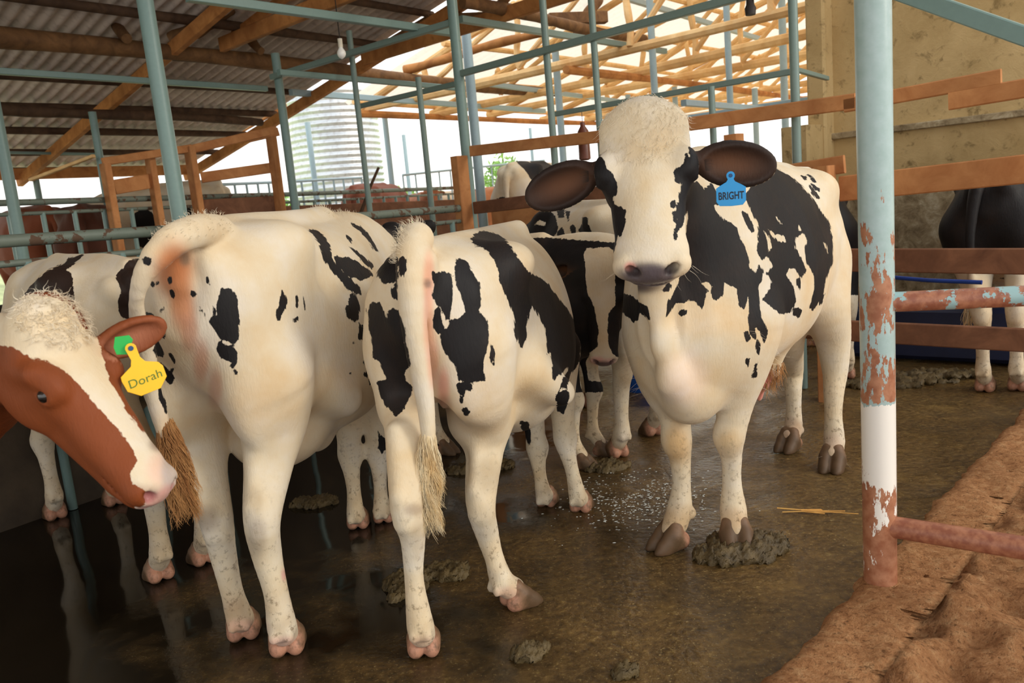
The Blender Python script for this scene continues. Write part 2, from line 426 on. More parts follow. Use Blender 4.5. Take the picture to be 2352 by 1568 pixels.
# ------------------------------------------------------------------ steel posts
def post(label, p, z0, z1, r, mat=P_TEAL, group=None, lean=(0, 0)):
    o = MB().tube([(p[0], p[1], z0), (p[0] + lean[0], p[1] + lean[1], z1)], r, 20).build('steel_post', mat)
    return tag(o, label, 'post', group)
def big_post_mat():
    t = NT('peeling_post_paint'); v = t.coord(); vs_ = t.coord((1, 1, .35)); n = t.noise(vs_, 16, 9, .68); n2 = t.noise(v, 30, 6, .6)
    c = t.new('TexCoord'); s = t.new('SeparateXYZ'); t.link(c.outputs['Object'], s.inputs[0]); z = s.outputs['Z']
    zz = t.math('ADD', z, t.math('MULTIPLY', t.math('SUBTRACT', n, .5), .09))
    # rust share by height above the kerb: bottom rusty, white band, peeling band, sound paint
    rust_lo = t.ramp(t.math('DIVIDE', z, 2.4), [(.0, .36), (.10, .42), (.135, .50), (.15, .64), (.235, .66), (.245, .48), (.34, .52), (.42, .58), (.50, .68), (1, .74)])
    m = t.math('GREATER_THAN', n, rust_lo)
    base = t.mix(t.ramp(n2, [(.35, 0.0), (.7, .5)]), srgb(170, 192, 192), srgb(142, 170, 164))
    white = t.math('LESS_THAN', zz, .575)
    base = t.mix(white, base, srgb(238, 234, 226))
    rc = t.mix(t.ramp(n2, [(.4, 0.0), (.65, 1.0)]), srgb(150, 92, 62), srgb(178, 124, 92))
    t.set(color=t.mix(m, base, rc), rough=t.mix(m, (.28,) * 3 + (1,), (.55,) * 3 + (1,)))
    t.bump(m, .3, .003); return t.m
BP = PZ(2022, 1335, .12)
bpo = empty('steel_post', tuple(BP)); tag(bpo, 'thick peeling pale blue steel post with white band on the kerb in front', 'post')
pm = MB().tube([(BP[0], BP[1], .09), (BP[0], BP[1], 1.2), (BP[0] - .005, BP[1], 3.3)], .0455, 40).build('post_tube', big_post_mat(), None)
under(pm, bpo)
wm = MB()
for k in range(16):
    a = k / 16 * 6.283
wm.tube([(BP[0] + .01 * 0, BP[1], .095), (BP[0], BP[1], .112), (BP[0], BP[1], .125)], [.075, .062, .048], 30)
under(wm.build('mud_collar', DIRT), bpo)
# the two pipes of the front gate run right from this post
def pipe_mat(name, rust, c=srgb(150, 184, 186)):
    t = NT(name); v = t.coord(); n = t.noise(v, 13, 9, .68); n2 = t.noise(v, 45, 5)
    rc = t.mix(t.ramp(n2, [(.4, 0.0), (.65, 1.0)]), srgb(142, 84, 62), srgb(176, 118, 88))
    m = t.math('GREATER_THAN', n, rust); t.set(color=t.mix(m, c, rc), rough=.5); t.bump(m, .3, .003); return t.m
hp = PD(2026, 694, BP[1] + .0); hz = hp[2]; he = PZ(2500, 672, hz)
he = hp + (he - hp) * 3.2
g1 = tag(MB().tube([(BP[0], BP[1], hz), he], .0275, 26).build('steel_pipe', pipe_mat('peeling_pipe', .46)), 'rusty blue horizontal pipe welded to the thick front post at knee level', 'pipe')
lp = PD(2040, 1203, BP[1]); le = PZ(2500, 1278, lp[2]); le = lp + (le - lp) * 3.2
g2 = tag(MB().tube([(BP[0], BP[1], lp[2]), le], .031, 26).build('steel_pipe', pipe_mat('rusty_pipe', .12)), 'muddy rust brown pipe low over the red soil beside the front post', 'pipe')

MID = PD(1083, 478, 6.9)
P645 = PD(655, 300, 8.0)
LEFTP = PD(398, 380, 4.35)
post('thick teal post behind the back of the large cream cow at left', LEFTP, 0, 3.5, .041, lean=(-.02, 0))
post('tall teal post at centre where the thick rail ends', MID, 0, 3.75, .043)
post('teal post under the log beam beside the wooden gate', P645, 0, 2.9, .040)
post('teal post at the far left edge crossing both rails', PD(25, 440, 6.2), 0, 2.9, .042)
post('thin teal post under the left eave log', PD(222, 320, 8.2), 0, 2.55, .036)
post('short distant post at left holding the eave beam', PD(80, 400, 10.6), 0, 2.3, .04)
PG = PD(1263, 220, 6.35); PFp = PD(1826, 200, 4.95)
post('slim grey post just left of the large bull head', PG, 0, 3.7, .027, P_TUBE)
post('slim grey post behind the shoulder of the bull', PFp, 0, 3.2, .027, P_TUBE)
post('slim post standing in front of the water tank', PD(828, 300, 7.8), 0, 3.0, .027, P_TUBE)
post('slim post right of the water tank under a level tube', PD(975, 320, 7.25), 0, 2.45, .026, P_TUBE)
post('slim hanging post meeting the bull head from above', PD(1371, 200, 6.0), 1.2, 2.93, .024, P_TUBE)
post('short slim post under the rail right of the bull head', PD(1637, 280, 5.5), .9, 1.95, .022, P_TUBE)
for lab, px, py, Y, z1, r in (
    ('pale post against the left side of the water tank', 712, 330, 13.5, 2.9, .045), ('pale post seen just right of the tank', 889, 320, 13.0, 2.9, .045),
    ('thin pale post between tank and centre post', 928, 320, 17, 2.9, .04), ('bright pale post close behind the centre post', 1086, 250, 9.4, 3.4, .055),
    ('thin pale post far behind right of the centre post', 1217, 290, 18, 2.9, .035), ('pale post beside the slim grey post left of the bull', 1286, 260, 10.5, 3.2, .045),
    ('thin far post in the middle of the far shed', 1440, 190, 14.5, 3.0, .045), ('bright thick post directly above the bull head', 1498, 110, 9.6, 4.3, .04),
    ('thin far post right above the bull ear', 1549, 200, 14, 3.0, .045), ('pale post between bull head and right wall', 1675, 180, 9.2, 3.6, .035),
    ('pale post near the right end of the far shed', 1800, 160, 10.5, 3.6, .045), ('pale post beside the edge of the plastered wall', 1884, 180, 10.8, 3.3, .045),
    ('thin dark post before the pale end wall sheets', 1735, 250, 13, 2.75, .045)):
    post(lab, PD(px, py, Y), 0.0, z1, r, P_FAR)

# ------------------------------------------------------------------ square steel tubes under the roofs
def tube(label, a, b, w=.05, h=.05, mat=P_TUBE):
    return tag(MB().beam(a, b, w, h, bev=.004).build('steel_tube', mat), label, 'tube')
def T(px0, py0, px1, py1, z, **k): return PZ(px0, py0, z), PZ(px1, py1, z)
tube('green tube hung just below the left roof log beam', *T(-160, 153, 612, 204, 2.67), mat=P_TEAL)
tube('green tube running on from the gate post to the centre post', *T(640, 166, 1052, 203, 2.62), mat=P_TEAL)
tube('green tube across the top from the centre post to the left', *T(430, -8, 1046, 76, 2.82), w=.06, h=.06, mat=P_TEAL)
tube('pale tube from gate post up to centre post above the tank', P645 * [1, 1, 0] + [-.05, -.05, 2.68], MID * [1, 1, 0] + [0, 0, 2.80])
tube('long grey tube right of centre post ending in open air', *T(1058, 44, 1528, 118, 2.95), w=.055, h=.06)
tube('grey tube from the centre post to the slim right post', MID * [1, 1, 0] + [0, 0, 2.39], PFp * [1, 1, 0] + [.02, 0, 2.43], w=.045, h=.05)
tube('grey tube left of centre post joining the slim tank post', *T(818, 246, 1060, 190, 2.39), w=.04, h=.045)
tube('dark level rail behind the bull head top', *T(1276, 262, 1822, 164, 2.0), w=.035, h=.04)
tube('short dark tube from slim right post to the wall', *T(1828, 160, 1900, 180, 2.0), w=.03, h=.03)
tube('thin eave tube of the left shed', *T(10, 350, 222, 354, 2.36), w=.03, h=.03, mat=P_TEAL)
tag(MB().beam(PD(70, 413, 8.2), PD(215, 358, 8.0), .05, .03).build('wooden_lath', W_POLE), 'pale thin lath slanting below the left eave', 'lath')
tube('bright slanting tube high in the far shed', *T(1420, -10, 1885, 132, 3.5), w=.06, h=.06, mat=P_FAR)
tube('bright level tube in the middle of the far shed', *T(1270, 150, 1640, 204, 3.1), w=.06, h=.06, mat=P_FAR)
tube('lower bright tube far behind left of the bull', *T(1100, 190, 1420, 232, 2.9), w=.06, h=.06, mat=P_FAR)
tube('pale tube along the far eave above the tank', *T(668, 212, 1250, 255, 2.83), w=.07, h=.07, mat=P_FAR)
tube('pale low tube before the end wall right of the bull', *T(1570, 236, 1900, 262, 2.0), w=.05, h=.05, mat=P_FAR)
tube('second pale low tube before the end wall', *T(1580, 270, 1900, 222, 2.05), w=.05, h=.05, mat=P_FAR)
_t0, _t1 = PD(2085, -12, 2.9), PD(2420, 106, 2.55)
tag(MB().beam(_t0 - (_t1 - _t0) * 1.2, _t1 + (_t1 - _t0) * 1.6, .06, .055, bev=.004).build('steel_tube', P_TEAL), 'teal tube slanting down across the top right corner', 'tube')

# ------------------------------------------------------------------ pipe fences
def fence_pipe(label, a, b, r, z_low, r_low, ups, r_up, z_bot, mat=P_RAIL, posts=()):
    a = np.array(a); b = np.array(b)
    e = empty('pipe_fence', (a[0], a[1], 0)); tag(e, label, 'fence')
    ez = lambda dz: np.array([0, 0, dz])
    under(MB().tube([a, (a + b) / 2 - ez(.012), b], r, 18).build('top_rail', mat), e)
    if z_low: under(MB().tube([a + ez(-z_low), (a + b) / 2 - ez(z_low + .01), b + ez(-z_low)], r_low, 14).build('lower_rail', mat), e)
    for t in ups:
        p = a + (b - a) * t
        under(MB().tube([(p[0], p[1], z_bot), (p[0], p[1], p[2] - (z_low or 0))], r_up, 12).build('upright', P_TEAL), e)
    return e
FA = PD(-230, 570, 3.45); FB = MID * [1, 1, 0] + [0, 0, PD(1083, 476, 6.9)[2]]
fence_pipe('thick grey green pipe fence right behind the standing cows', FA, FB, .030, .105, .017, (.12, .235, .38, .5, .62, .74, .86, .93, .97), .022, 0.0)
FC = PD(-120, 470, 6.1); FD = PD(1075, 430, 13.0)
fence_pipe('second pipe fence with thin uprights before the red and dark cattle', FC, FD, .026, .09, .016, [.02 + .036 * i for i in range(27)], .02, .3)
def ladder(label, a, b, h, n, mat=P_FAR, r=.02):
    a = np.array(a); b = np.array(b); e = empty('ladder_fence', (a[0], a[1], a[2] - h)); tag(e, label, 'fence')
    under(MB().tube([a, b], r, 8).build('top_rail', mat), e)
    under(MB().tube([a - [0, 0, h * .6], b - [0, 0, h * .6]], r, 8).build('lower_rail', mat), e)
    for i in range(n + 1):
        p = a + (b - a) * i / n
        under(MB().tube([p, p - [0, 0, h]], r * .8, 6).build('upright', mat), e)
ladder('distant pale rail fence below the water tank', PD(665, 417, 11.5), PD(830, 408, 13.5), .9, 7)
ladder('distant pale rail fence with many bars left of the bull', PD(925, 402, 13.5), PD(1250, 368, 17), 1.0, 14)
ladder('small rail fence seen through the left wooden gate', PD(480, 425, 10), PD(640, 418, 11.5), .8, 6)

# ------------------------------------------------------------------ timber fences
def board(e, name, a, b, h, t=.03, mat=W_BOARD):
    return under(MB().beam(a, b, t, h).build(name, mat), e)
FR0 = MID * [1, 1, 0] + [-.02, -.06, 1.76]
FR1 = PD(2352, 182, 3.95); fdir = (FR1 - FR0); fdir[2] = 0; fdir /= np.linalg.norm(fdir)
FR1 = FR0 + fdir * 7.2
def fr(px, z):
    """point on the right timber fence's line under image column px"""
    d = ray(px, 500); nrm = np.array([fdir[1], -fdir[0], 0]); k = np.dot(FR0 - CAM, nrm) / np.dot(d, nrm); p = CAM + d * k
    # refine for the camera's roll
    for _ in range(3):
        q = np.array([p[0], p[1], z]) - CAM; x = 1176 + F * (q @ CR) / (q @ CF)
        p = p + fdir * ((px - x) / F * (q @ CF))
    return np.array([p[0], p[1], z])
e = tag(empty('timber_fence', (FR0[0], FR0[1], 0)), 'long timber fence of orange boards crossing behind the bull to the right edge', 'fence')
board(e, 'board', fr(1082, 1.76), fr(1500, 1.70), .085)
board(e, 'board', fr(1480, 1.71), fr(1965, 1.69), .085)
board(e, 'board', fr(1940, 1.675), fr(2300, 1.70), .075)
board(e, 'board', fr(2180, 1.62), fr(3600, 1.68), .09)
board(e, 'board', fr(1600, 1.30), fr(1940, 1.36), .10)
board(e, 'board', fr(1930, 1.225), fr(3600, 1.30), .14)
board(e, 'board', fr(1660, .84), fr(3600, .77), .13, mat=W_BROWN)
board(e, 'board', fr(1700, .42), fr(3600, .40), .12, mat=W_BROWN)
board(e, 'board', fr(1090, 1.05), fr(1400, 1.05), .16, mat=W_BOARD)
board(e, 'board', fr(1090, 1.30), fr(1420, 1.33), .10, mat=W_BROWN)
for px, w_, zt in ((1110, .12, 1.73), (1915, .11, 1.36), (1720, .09, 1.60), (2700, .11, 1.8)):
    p = fr(px, 0) - np.array([fdir[1], -fdir[0], 0]) * -.06
    under(MB().beam(p, p + [0, 0, zt], w_, .09, up=fdir).build('fence_post', W_BOARD), e)
# timber gate and fence on the left
e = tag(empty('timber_gate', tuple(PD(540, 480, 8.2) * [1, 1, 0])), 'wooden gate of orange rails beside the green gate post', 'gate')
gq = lambda px, py, Y: PD(px, py, Y)
for a, b, h in ((gq(235, 372, 7.2), gq(440, 340, 7.8), .07), (gq(430, 345, 7.8), gq(636, 298, 8.2), .08), (gq(570, 318, 8.1), gq(640, 302, 8.2), .08), (gq(462, 408, 7.9), gq(632, 384, 8.2), .10), (gq(262, 430, 7.3), gq(345, 416, 7.6), .13)):
    board(e, 'rail', a, b, h)
for a, b, h in ((gq(462, 478, 7.9), gq(640, 468, 8.2), .16),):
    board(e, 'rail', a, b, h, mat=W_BROWN)
for px, py, Y, zt, w_ in ((245, 400, 7.2, 1.96, .11), (350, 400, 7.6, 2.02, .10), (444, 400, 7.8, 2.1, .12), (634, 400, 8.15, 2.16, .11)):
    p = gq(px, py, Y); under(MB().beam((p[0], p[1], 0), (p[0], p[1], zt), w_, .06, up=UD).build('gate_post', W_BOARD), e)
# plank walls of the far feed bunk
def plank(label, a, b, h, mat):
    a = np.array(a); b = np.array(b); return tag(MB().beam(a - [0, 0, h / 2], b - [0, 0, h / 2], .05, h).build('plank_wall', mat), label, 'wall')
plank('brown plank wall of the feed bunk behind the second fence', UV(*uv(PD(455, 500, 7.9)), 1.52), UV(*uv(PD(1075, 455, 10.5)), 1.42), 1.35, W_BROWN)
plank('orange plank wall behind centre post', UV(*uv(PD(1130, 470, 8.2)), 1.32), UV(*uv(PD(1420, 450, 7.4)), 1.32), 1.2, W_BOARD)
CONC = mat_plain('rough_concrete', srgb(118, 108, 92), .85, var=.3, scale=6, bump=.4)
q0 = FA + [-.2, -.1, 0]; q1 = FB
tag(MB().beam((q0[0], q0[1], .50), (q1[0], q1[1], .45), .12, 1.1).build('feed_kerb', mat_plain('dark_concrete', srgb(74, 62, 48), .8, var=.3, scale=6, bump=.4)), 'dark concrete feed wall under the thick pipe fence', 'wall')  # darker brown than the rough concrete

# ------------------------------------------------------------------ right wall
def plaster():
    t = NT('old_plaster'); v = t.coord(); n = t.noise(v, 1.1, 6, .6, .3); n2 = t.noise(v, 9, 8, .68, .4); c = t.new('TexCoord'); s = t.new('SeparateXYZ'); t.link(c.outputs['Object'], s.inputs[0])
    up = t.ramp(n, [(.3, srgb(170, 142, 94)), (.55, srgb(204, 176, 126)), (.75, srgb(216, 192, 144))])
    st = t.ramp(n2, [(.56, 0.0), (.68, .75)])
    up = t.mix(st, up, srgb(112, 92, 56))
    lo = t.ramp(n2, [(.32, srgb(104, 86, 60)), (.55, srgb(170, 152, 120)), (.7, srgb(204, 192, 164))])
    zz = t.math('ADD', s.outputs['Z'], t.math('MULTIPLY', t.math('SUBTRACT', n2, .5), .16))
    t.set(color=t.mix(t.math('GREATER_THAN', zz, 1.13), lo, up), rough=.9, spec=.2); t.bump(n2, .5, .02); return t.m
PLAST = plaster()
nrm_b = np.array([fdir[1] * -1, fdir[0], 0]); nrm_b = nrm_b if nrm_b @ UD > 0 else -nrm_b
WO = FR0 * [1, 1, 0] + nrm_b * 2.3
def wall_pt(px):
    d = ray(px, 400); k = np.dot(WO - CAM, nrm_b) / np.dot(d, nrm_b); return CAM + d * k
wa, wb = wall_pt(1908), wall_pt(3000)
MBw = MB(); MBw.beam((wa[0], wa[1], 2.3), (wb[0], wb[1], 2.3), .2, 4.6, bev=.01)
wall = tag(MBw.build('wall_right', PLAST), kind='structure')
m2 = MB(); wa2 = wa - nrm_b * .12; wb2 = wb - nrm_b * .12
m2.beam((wa2[0], wa2[1], 1.62), (wb2[0], wb2[1], 1.62), .06, .05)
tag(m2.build('trim_2', PLAST), kind='structure')
m3 = MB(); m3.beam(np.array([wa[0], wa[1], 0]) - nrm_b * .12, np.array([wa[0], wa[1], 4.6]) - nrm_b * .12, .26, .16, up=fdir, bev=.02); 
tag(m3.build('wall_right_pier', PLAST), kind='structure')
pl = wall_pt(1890) - nrm_b * .3
tag(MB().beam((pl[0], pl[1], 0), (pl[0], pl[1], 1.72), .42, .24, up=fdir, bev=.02).build('block_pillar', PLAST), 'low plastered block pillar at the left end of the wall', 'pillar')
# ------------------------------------------------------------------ cattle: implicit surface modelling
class Field:
    def __init__(s, lo, hi, vox):
        s.lo = np.array(lo, float); s.vox = vox; s.n = np.ceil((np.array(hi) - s.lo) / vox).astype(int) + 1
        s.D = np.full(s.n, .2, np.float32)
        s.ax = [(s.lo[i] + vox * np.arange(s.n[i])).astype(np.float32) for i in range(3)]
    def block(s, lo, hi, m=.075):
        a = np.clip(((np.array(lo) - m - s.lo) / s.vox).astype(int), 0, s.n); b = np.clip(((np.array(hi) + m - s.lo) / s.vox).astype(int) + 2, 0, s.n)
        if np.any(b <= a): return None
        sl = tuple(slice(int(a[i]), int(b[i])) for i in range(3))
        g = [s.ax[0][sl[0]][:, None, None], s.ax[1][sl[1]][None, :, None], s.ax[2][sl[2]][None, None, :]]
        return sl, g
    def put(s, sl, d, k, cut=False):
        a = s.D[sl]
        if cut:
            d = -d; h = np.maximum(k - np.abs(a - d), 0) / k; s.D[sl] = np.maximum(a, d) + h * h * k * .25
        else:
            h = np.maximum(k - np.abs(a - d), 0) / k; s.D[sl] = np.minimum(a, d) - h * h * k * .25
    def ell(s, c, r, R=None, k=.03, cut=False):
        c = np.array(c, float); r = np.array(r, float); m = r.max() if R is not None else r
        q = s.block(c - m, c + m)
        if q is None: return
        sl, g = q; p = [g[i] - np.float32(c[i]) for i in range(3)]
        if R is not None: p = [R[i][0] * p[0] + R[i][1] * p[1] + R[i][2] * p[2] for i in range(3)]
        k0 = np.sqrt((p[0] / r[0]) ** 2 + (p[1] / r[1]) ** 2 + (p[2] / r[2]) ** 2) + 1e-6
        k1 = np.sqrt((p[0] / r[0] ** 2) ** 2 + (p[1] / r[1] ** 2) ** 2 + (p[2] / r[2] ** 2) ** 2) + 1e-6
        s.put(sl, (k0 * (k0 - 1) / k1).astype(np.float32), k, cut)
    def cone(s, a, b, ra, rb, k=.03, sq=None, cut=False):
        """tapered limb; sq=(direction, factor) flattens it"""
        a = np.array(a, float); b = np.array(b, float); m = max(ra, rb) * 1.05
        q = s.block(np.minimum(a, b) - m, np.maximum(a, b) + m)
        if q is None: return
        sl, g = q
        P = [g[0] + 0 * g[1] * g[2], g[1] + 0 * g[0] * g[2], g[2] + 0 * g[0] * g[1]]
        P = [P[i] - np.float32(a[i]) for i in range(3)]; ba = b - a
        if sq is not None:
            w_ = np.array(sq[0], float); w_ /= np.linalg.norm(w_); f = sq[1] - 1
            pw = P[0] * w_[0] + P[1] * w_[1] + P[2] * w_[2]; P = [P[i] + f * w_[i] * pw for i in range(3)]; ba = ba + f * w_ * (ba @ w_)
        l2 = ba @ ba + 1e-9
        t = np.clip((P[0] * ba[0] + P[1] * ba[1] + P[2] * ba[2]) / l2, 0, 1)
        d = np.sqrt((P[0] - t * ba[0]) ** 2 + (P[1] - t * ba[1]) ** 2 + (P[2] - t * ba[2]) ** 2) - (ra + (rb - ra) * t)
        if sq is not None and sq[1] > 1: d = d / (1 + (sq[1] - 1) * .5)
        s.put(sl, d.astype(np.float32), k, cut)
    def chain(s, pts, k=.03, sq=None):
        """a smooth tapering limb through the given centres and radii"""
        P = [np.array(p, float) for p, r in pts]; R = [float(r) for p, r in pts]; n = len(P); SP = []
        for i in range(n - 1):
            p0, p1, p2, p3 = P[max(i - 1, 0)], P[i], P[i + 1], P[min(i + 2, n - 1)]; m = max(2, int(np.linalg.norm(p2 - p1) / .03))
            r0, r1, r2, r3 = R[max(i - 1, 0)], R[i], R[i + 1], R[min(i + 2, n - 1)]
            for j in range(m):
                t = j / m; f = lambda a, b, c, d: .5 * (2 * b + (c - a) * t + (2 * a - 5 * b + 4 * c - d) * t * t + (3 * b - a - 3 * c + d) * t ** 3)
                SP.append((f(p0, p1, p2, p3), f(r0, r1, r2, r3)))
        SP.append((P[-1], R[-1]))
        A = np.array([p for p, r in SP]); mr = max(r for p, r in SP) * 1.05
        q = s.block(A.min(0) - mr, A.max(0) + mr)
        if q is None: return
        sl, _ = q; save = s.D; s.D = np.full_like(save[sl], .2); lo, ax, nn = s.lo, s.ax, s.n
        s.ax = [ax[i][sl[i]] for i in range(3)]; s.lo = np.array([a[0] for a in s.ax], float); s.n = np.array(s.D.shape)
        for (a, ra), (b, rb) in zip(SP[:-1], SP[1:]): s.cone(a, b, ra, rb, .004, sq)
        d = s.D; s.D, s.lo, s.ax, s.n = save, lo, ax, nn
        s.put(sl, d, k)
    def loft(s, sec, k=.03, nexp=2.35, bend=None, ntop=2.0):
        """trunk along x: rows (x, z_top, z_bottom, half width, width centre height fraction)"""
        sec = np.array(sec, float); xs = sec[:, 0]
        q = s.block([xs[0] - .01, -sec[:, 3].max() - .1, sec[:, 2].min()], [xs[-1] + .01, sec[:, 3].max() + .1, sec[:, 1].max()], .05)
        sl, g = q; X = g[0][:, 0, 0]
        def ip(col):
            # smooth interpolation
            xx = np.clip(X, xs[0], xs[-1]); v = np.interp(xx, xs, sec[:, col])
            ker = max(1, int(.035 / s.vox)); pad = np.pad(v, ker, mode='edge'); w_ = np.hanning(2 * ker + 1); w_ /= w_.sum()
            return np.convolve(pad, w_, 'valid').astype(np.float32)[:, None, None]
        zt, zb, hw, wf = ip(1), ip(2), ip(3), ip(4)
        yc = 0 if bend is None else np.interp(X, [b[0] for b in bend], [b[1] for b in bend]).astype(np.float32)[:, None, None]
        zc = zb + (zt - zb) * wf
        hz = np.where(g[2] > zc, zt - zc, zc - zb)
        qa, qb = np.abs((g[1] - yc) / hw) + 1e-6, np.abs((g[2] - zc) / hz) + 1e-6
        kk = np.where(g[2] > zc, (qa ** ntop + qb ** ntop) ** (1 / ntop), (qa ** nexp + qb ** nexp) ** (1 / nexp))
        d = (kk - 1) * np.minimum(hw, hz) * .85
        dx = np.maximum(np.maximum(xs[0] - g[0], g[0] - xs[-1]), 0)
        d = np.where(dx > 0, np.sqrt(np.maximum(d, 0) ** 2 + dx ** 2), d)
        s.put(sl, d.astype(np.float32), k)
    def mesh(s):
        gr = openvdb.FloatGrid(.2); gr.copyFromArray(np.ascontiguousarray(s.D)); 
        pts, quads = gr.convertToQuads(0.0)
        pts = pts * s.vox + s.lo
        return pts, quads
def to_mesh(name, pts, quads):
    me = bpy.data.meshes.new(name); n = len(pts); m = len(quads)
    me.vertices.add(n); me.vertices.foreach_set('co', pts.astype(np.float32).ravel())
    me.loops.add(4 * m); me.loops.foreach_set('vertex_index', quads.astype(np.int32).ravel())
    me.polygons.add(m); me.polygons.foreach_set('loop_start', np.arange(0, 4 * m, 4, dtype=np.int32))
    try: me.polygons.foreach_set('loop_total', np.full(m, 4, np.int32))
    except Exception: pass
    me.polygons.foreach_set('use_smooth', np.ones(m, bool)); me.update(); me.validate()
    return me
def relax(pts, quads, it=2, lam=.5):
    for _ in range(it):
        acc = np.zeros_like(pts); cnt = np.zeros(len(pts))
        for a, b in ((0, 1), (1, 2), (2, 3), (3, 0)):
            np.add.at(acc, quads[:, a], pts[quads[:, b]]); np.add.at(acc, quads[:, b], pts[quads[:, a]])
            np.add.at(cnt, quads[:, a], 1); np.add.at(cnt, quads[:, b], 1)
        pts = pts + lam * (acc / cnt[:, None] - pts)
    return pts

def coat_mat():
    """white or brown hair from the body's own colour, dark patches from its marking field"""
    t = NT('cow_coat'); v = t.coord(); vs_ = t.coord((1, 1, .4))
    a = t.new('Attribute', attribute_name='coat'); mk = t.new('Attribute', attribute_name='mark'); dk = t.new('Attribute', attribute_name='darkcol')
    wt = t.new('Attribute', attribute_name='wet'); so_ = t.new('Attribute', attribute_name='soil'); n5 = t.noise(v, 48, 6, .7)
    n = t.noise(vs_, 55, 4, .65); n2 = t.noise(v, 5, 5, .6); n3 = t.noise(v, 26, 6, .65)
    nb = t.noise(vs_, 17, 3, .5)
    e = t.math('ADD', mk.outputs['Fac'], t.math('MULTIPLY', t.math('SUBTRACT', n, .5), .022))
    e = t.math('ADD', e, t.math('MULTIPLY', t.math('SUBTRACT', nb, .5), .018))
    m = t.math('MULTIPLY', t.math('ADD', e, .0030), 520, True)
    base = t.mix(t.math('MULTIPLY', t.ramp(n2, [(.38, 0.0), (.7, .30)]), 1.0), a.outputs['Color'], (.78, .56, .34, 1))
    mxx = t.new('Mix', data_type='RGBA', blend_type='MULTIPLY'); mxx.inputs[0].default_value = 1
    # only near white coats get the cream clouds: the tint multiplies
    t.link(a.outputs['Color'], mxx.inputs[6]); t.link(t.ramp(n2, [(.34, (1.03, 1.09, 1.24, 1)), (.50, (1, 1, 1, 1)), (.72, (.94, .85, .72, 1))]), mxx.inputs[7]); base = mxx.outputs[2]
    base = t.mix(t.ramp(n3, [(.62, 0.0), (.8, .10)]), base, (.42, .30, .20, 1))
    base = t.mix(t.math('MULTIPLY', t.ramp(n5, [(.54, 0.0), (.66, .75)]), so_.outputs['Fac']), base, (.20, .13, .07, 1))
    dark = t.mix(t.ramp(n2, [(.5, 0.0), (.75, .3)]), dk.outputs['Color'], (.06, .034, .022, 1))
    t.set(color=t.mix(m, base, dark), sheen=t.math('MULTIPLY', t.math('SUBTRACT', 1.0, m), .08), spec=.22)
    t.set(rough=t.mix(wt.outputs['Fac'], t.mix(m, (.78,) * 3 + (1,), (.58,) * 3 + (1,)), (.22,) * 3 + (1,)))
    t.b.inputs['Sheen Roughness'].default_value = .5
    h = t.math('ADD', t.math('MULTIPLY', t.noise(t.coord((1, 1, .22)), 150, 3, .6), 1.0), t.math('MULTIPLY', n3, .6))
    t.bump(h, .28, .006); return t.m
COAT = coat_mat()
def mat_hair(name, c, c2):
    t = NT(name); v = t.coord((1, 1, .2)); n = t.noise(v, 30, 3); t.set(color=t.ramp(n, [(.3, c), (.7, c2)]), rough=.6, spec=.3); return t.m
HAIR_TAN = mat_hair('tan_tail_hair', srgb(150, 98, 54), srgb(206, 156, 100))
HAIR_PALE = mat_hair('pale_tail_hair', srgb(232, 196, 134), srgb(250, 238, 208))
HAIR_WHITE = mat_hair('cream_hair', (.86, .74, .54, 1), (.95, .86, .70, 1))
HAIR_BLACK = mat_hair('black_hair', srgb(26, 22, 20), srgb(48, 38, 32))
EYE = NT('eye_black').set(color=(.012, .008, .006, 1), rough=.06, spec=.8).m
def hoof_mat():
    t = NT('hoof_horn'); c = t.new('TexCoord'); s = t.new('SeparateXYZ'); t.link(c.outputs['Object'], s.inputs[0]); v = t.coord(); n = t.noise(v, 30, 6)
    x = t.math('ADD', s.outputs['X'], t.math('MULTIPLY', t.math('SUBTRACT', n, .5), .03))
    hc = t.ramp(t.math('ADD', x, .5), [(.466, srgb(190, 138, 112)), (.488, srgb(134, 102, 76)), (.52, srgb(98, 74, 52))]); mud = t.ramp(t.noise(v, 22, 6, .7), [(.44, 0.0), (.62, .8)]); t.set(color=t.mix(mud, hc, srgb(84, 64, 42)), rough=.55, spec=.4); t.bump(n, .3, .004); return t.m
HOOFM = hoof_mat()
_hf = Field([-.09, -.08, -.012], [.12, .08, .12], .0042)
for sy in (-.80, .80):
    for (x, z, rx, ry, rz_) in ((-.024, .026, .030, .025, .030), (.008, .032, .040, .0265, .040), (.034, .016, .036, .0245, .030), (.050, .004, .030, .020, .020)):
        _hf.ell((x, sy * (.030 + .0), z), (rx, ry, rz_), k=.012)
    _hf.cone((.0, sy * .026, .05), (-.012, sy * .02, .075), .028, .026, k=.014)
_zz = _hf.ax[2][None, None, :]
_hf.D = np.maximum(_hf.D, -(_zz + 0 * _hf.D)).astype(np.float32)
_hp, _hq = _hf.mesh(); HOOF_ME = to_mesh('hoof', relax(_hp, _hq, 1), _hq); HOOF_ME.materials.append(HOOFM)

def poly_sd(px, py, poly):
    """signed distance to a polygon outline, positive inside"""
    poly = np.array(poly, float); d = np.full(px.shape, 1e9); ins = np.zeros(px.shape, bool); n = len(poly)
    for i in range(n):
        x0, y0 = poly[i]; x1, y1 = poly[(i + 1) % n]; ex, ey = x1 - x0, y1 - y0
        t = np.clip(((px - x0) * ex + (py - y0) * ey) / (ex * ex + ey * ey + 1e-9), 0, 1)
        d = np.minimum(d, (px - x0 - t * ex) ** 2 + (py - y0 - t * ey) ** 2)
        c = (y0 > py) != (y1 > py)
        with np.errstate(divide='ignore', invalid='ignore'):
            xi = (x1 - x0) * (py - y0) / (y1 - y0 + 1e-12) + x0
        ins ^= c & (px < xi)
    return np.where(ins, np.sqrt(d), -np.sqrt(d))

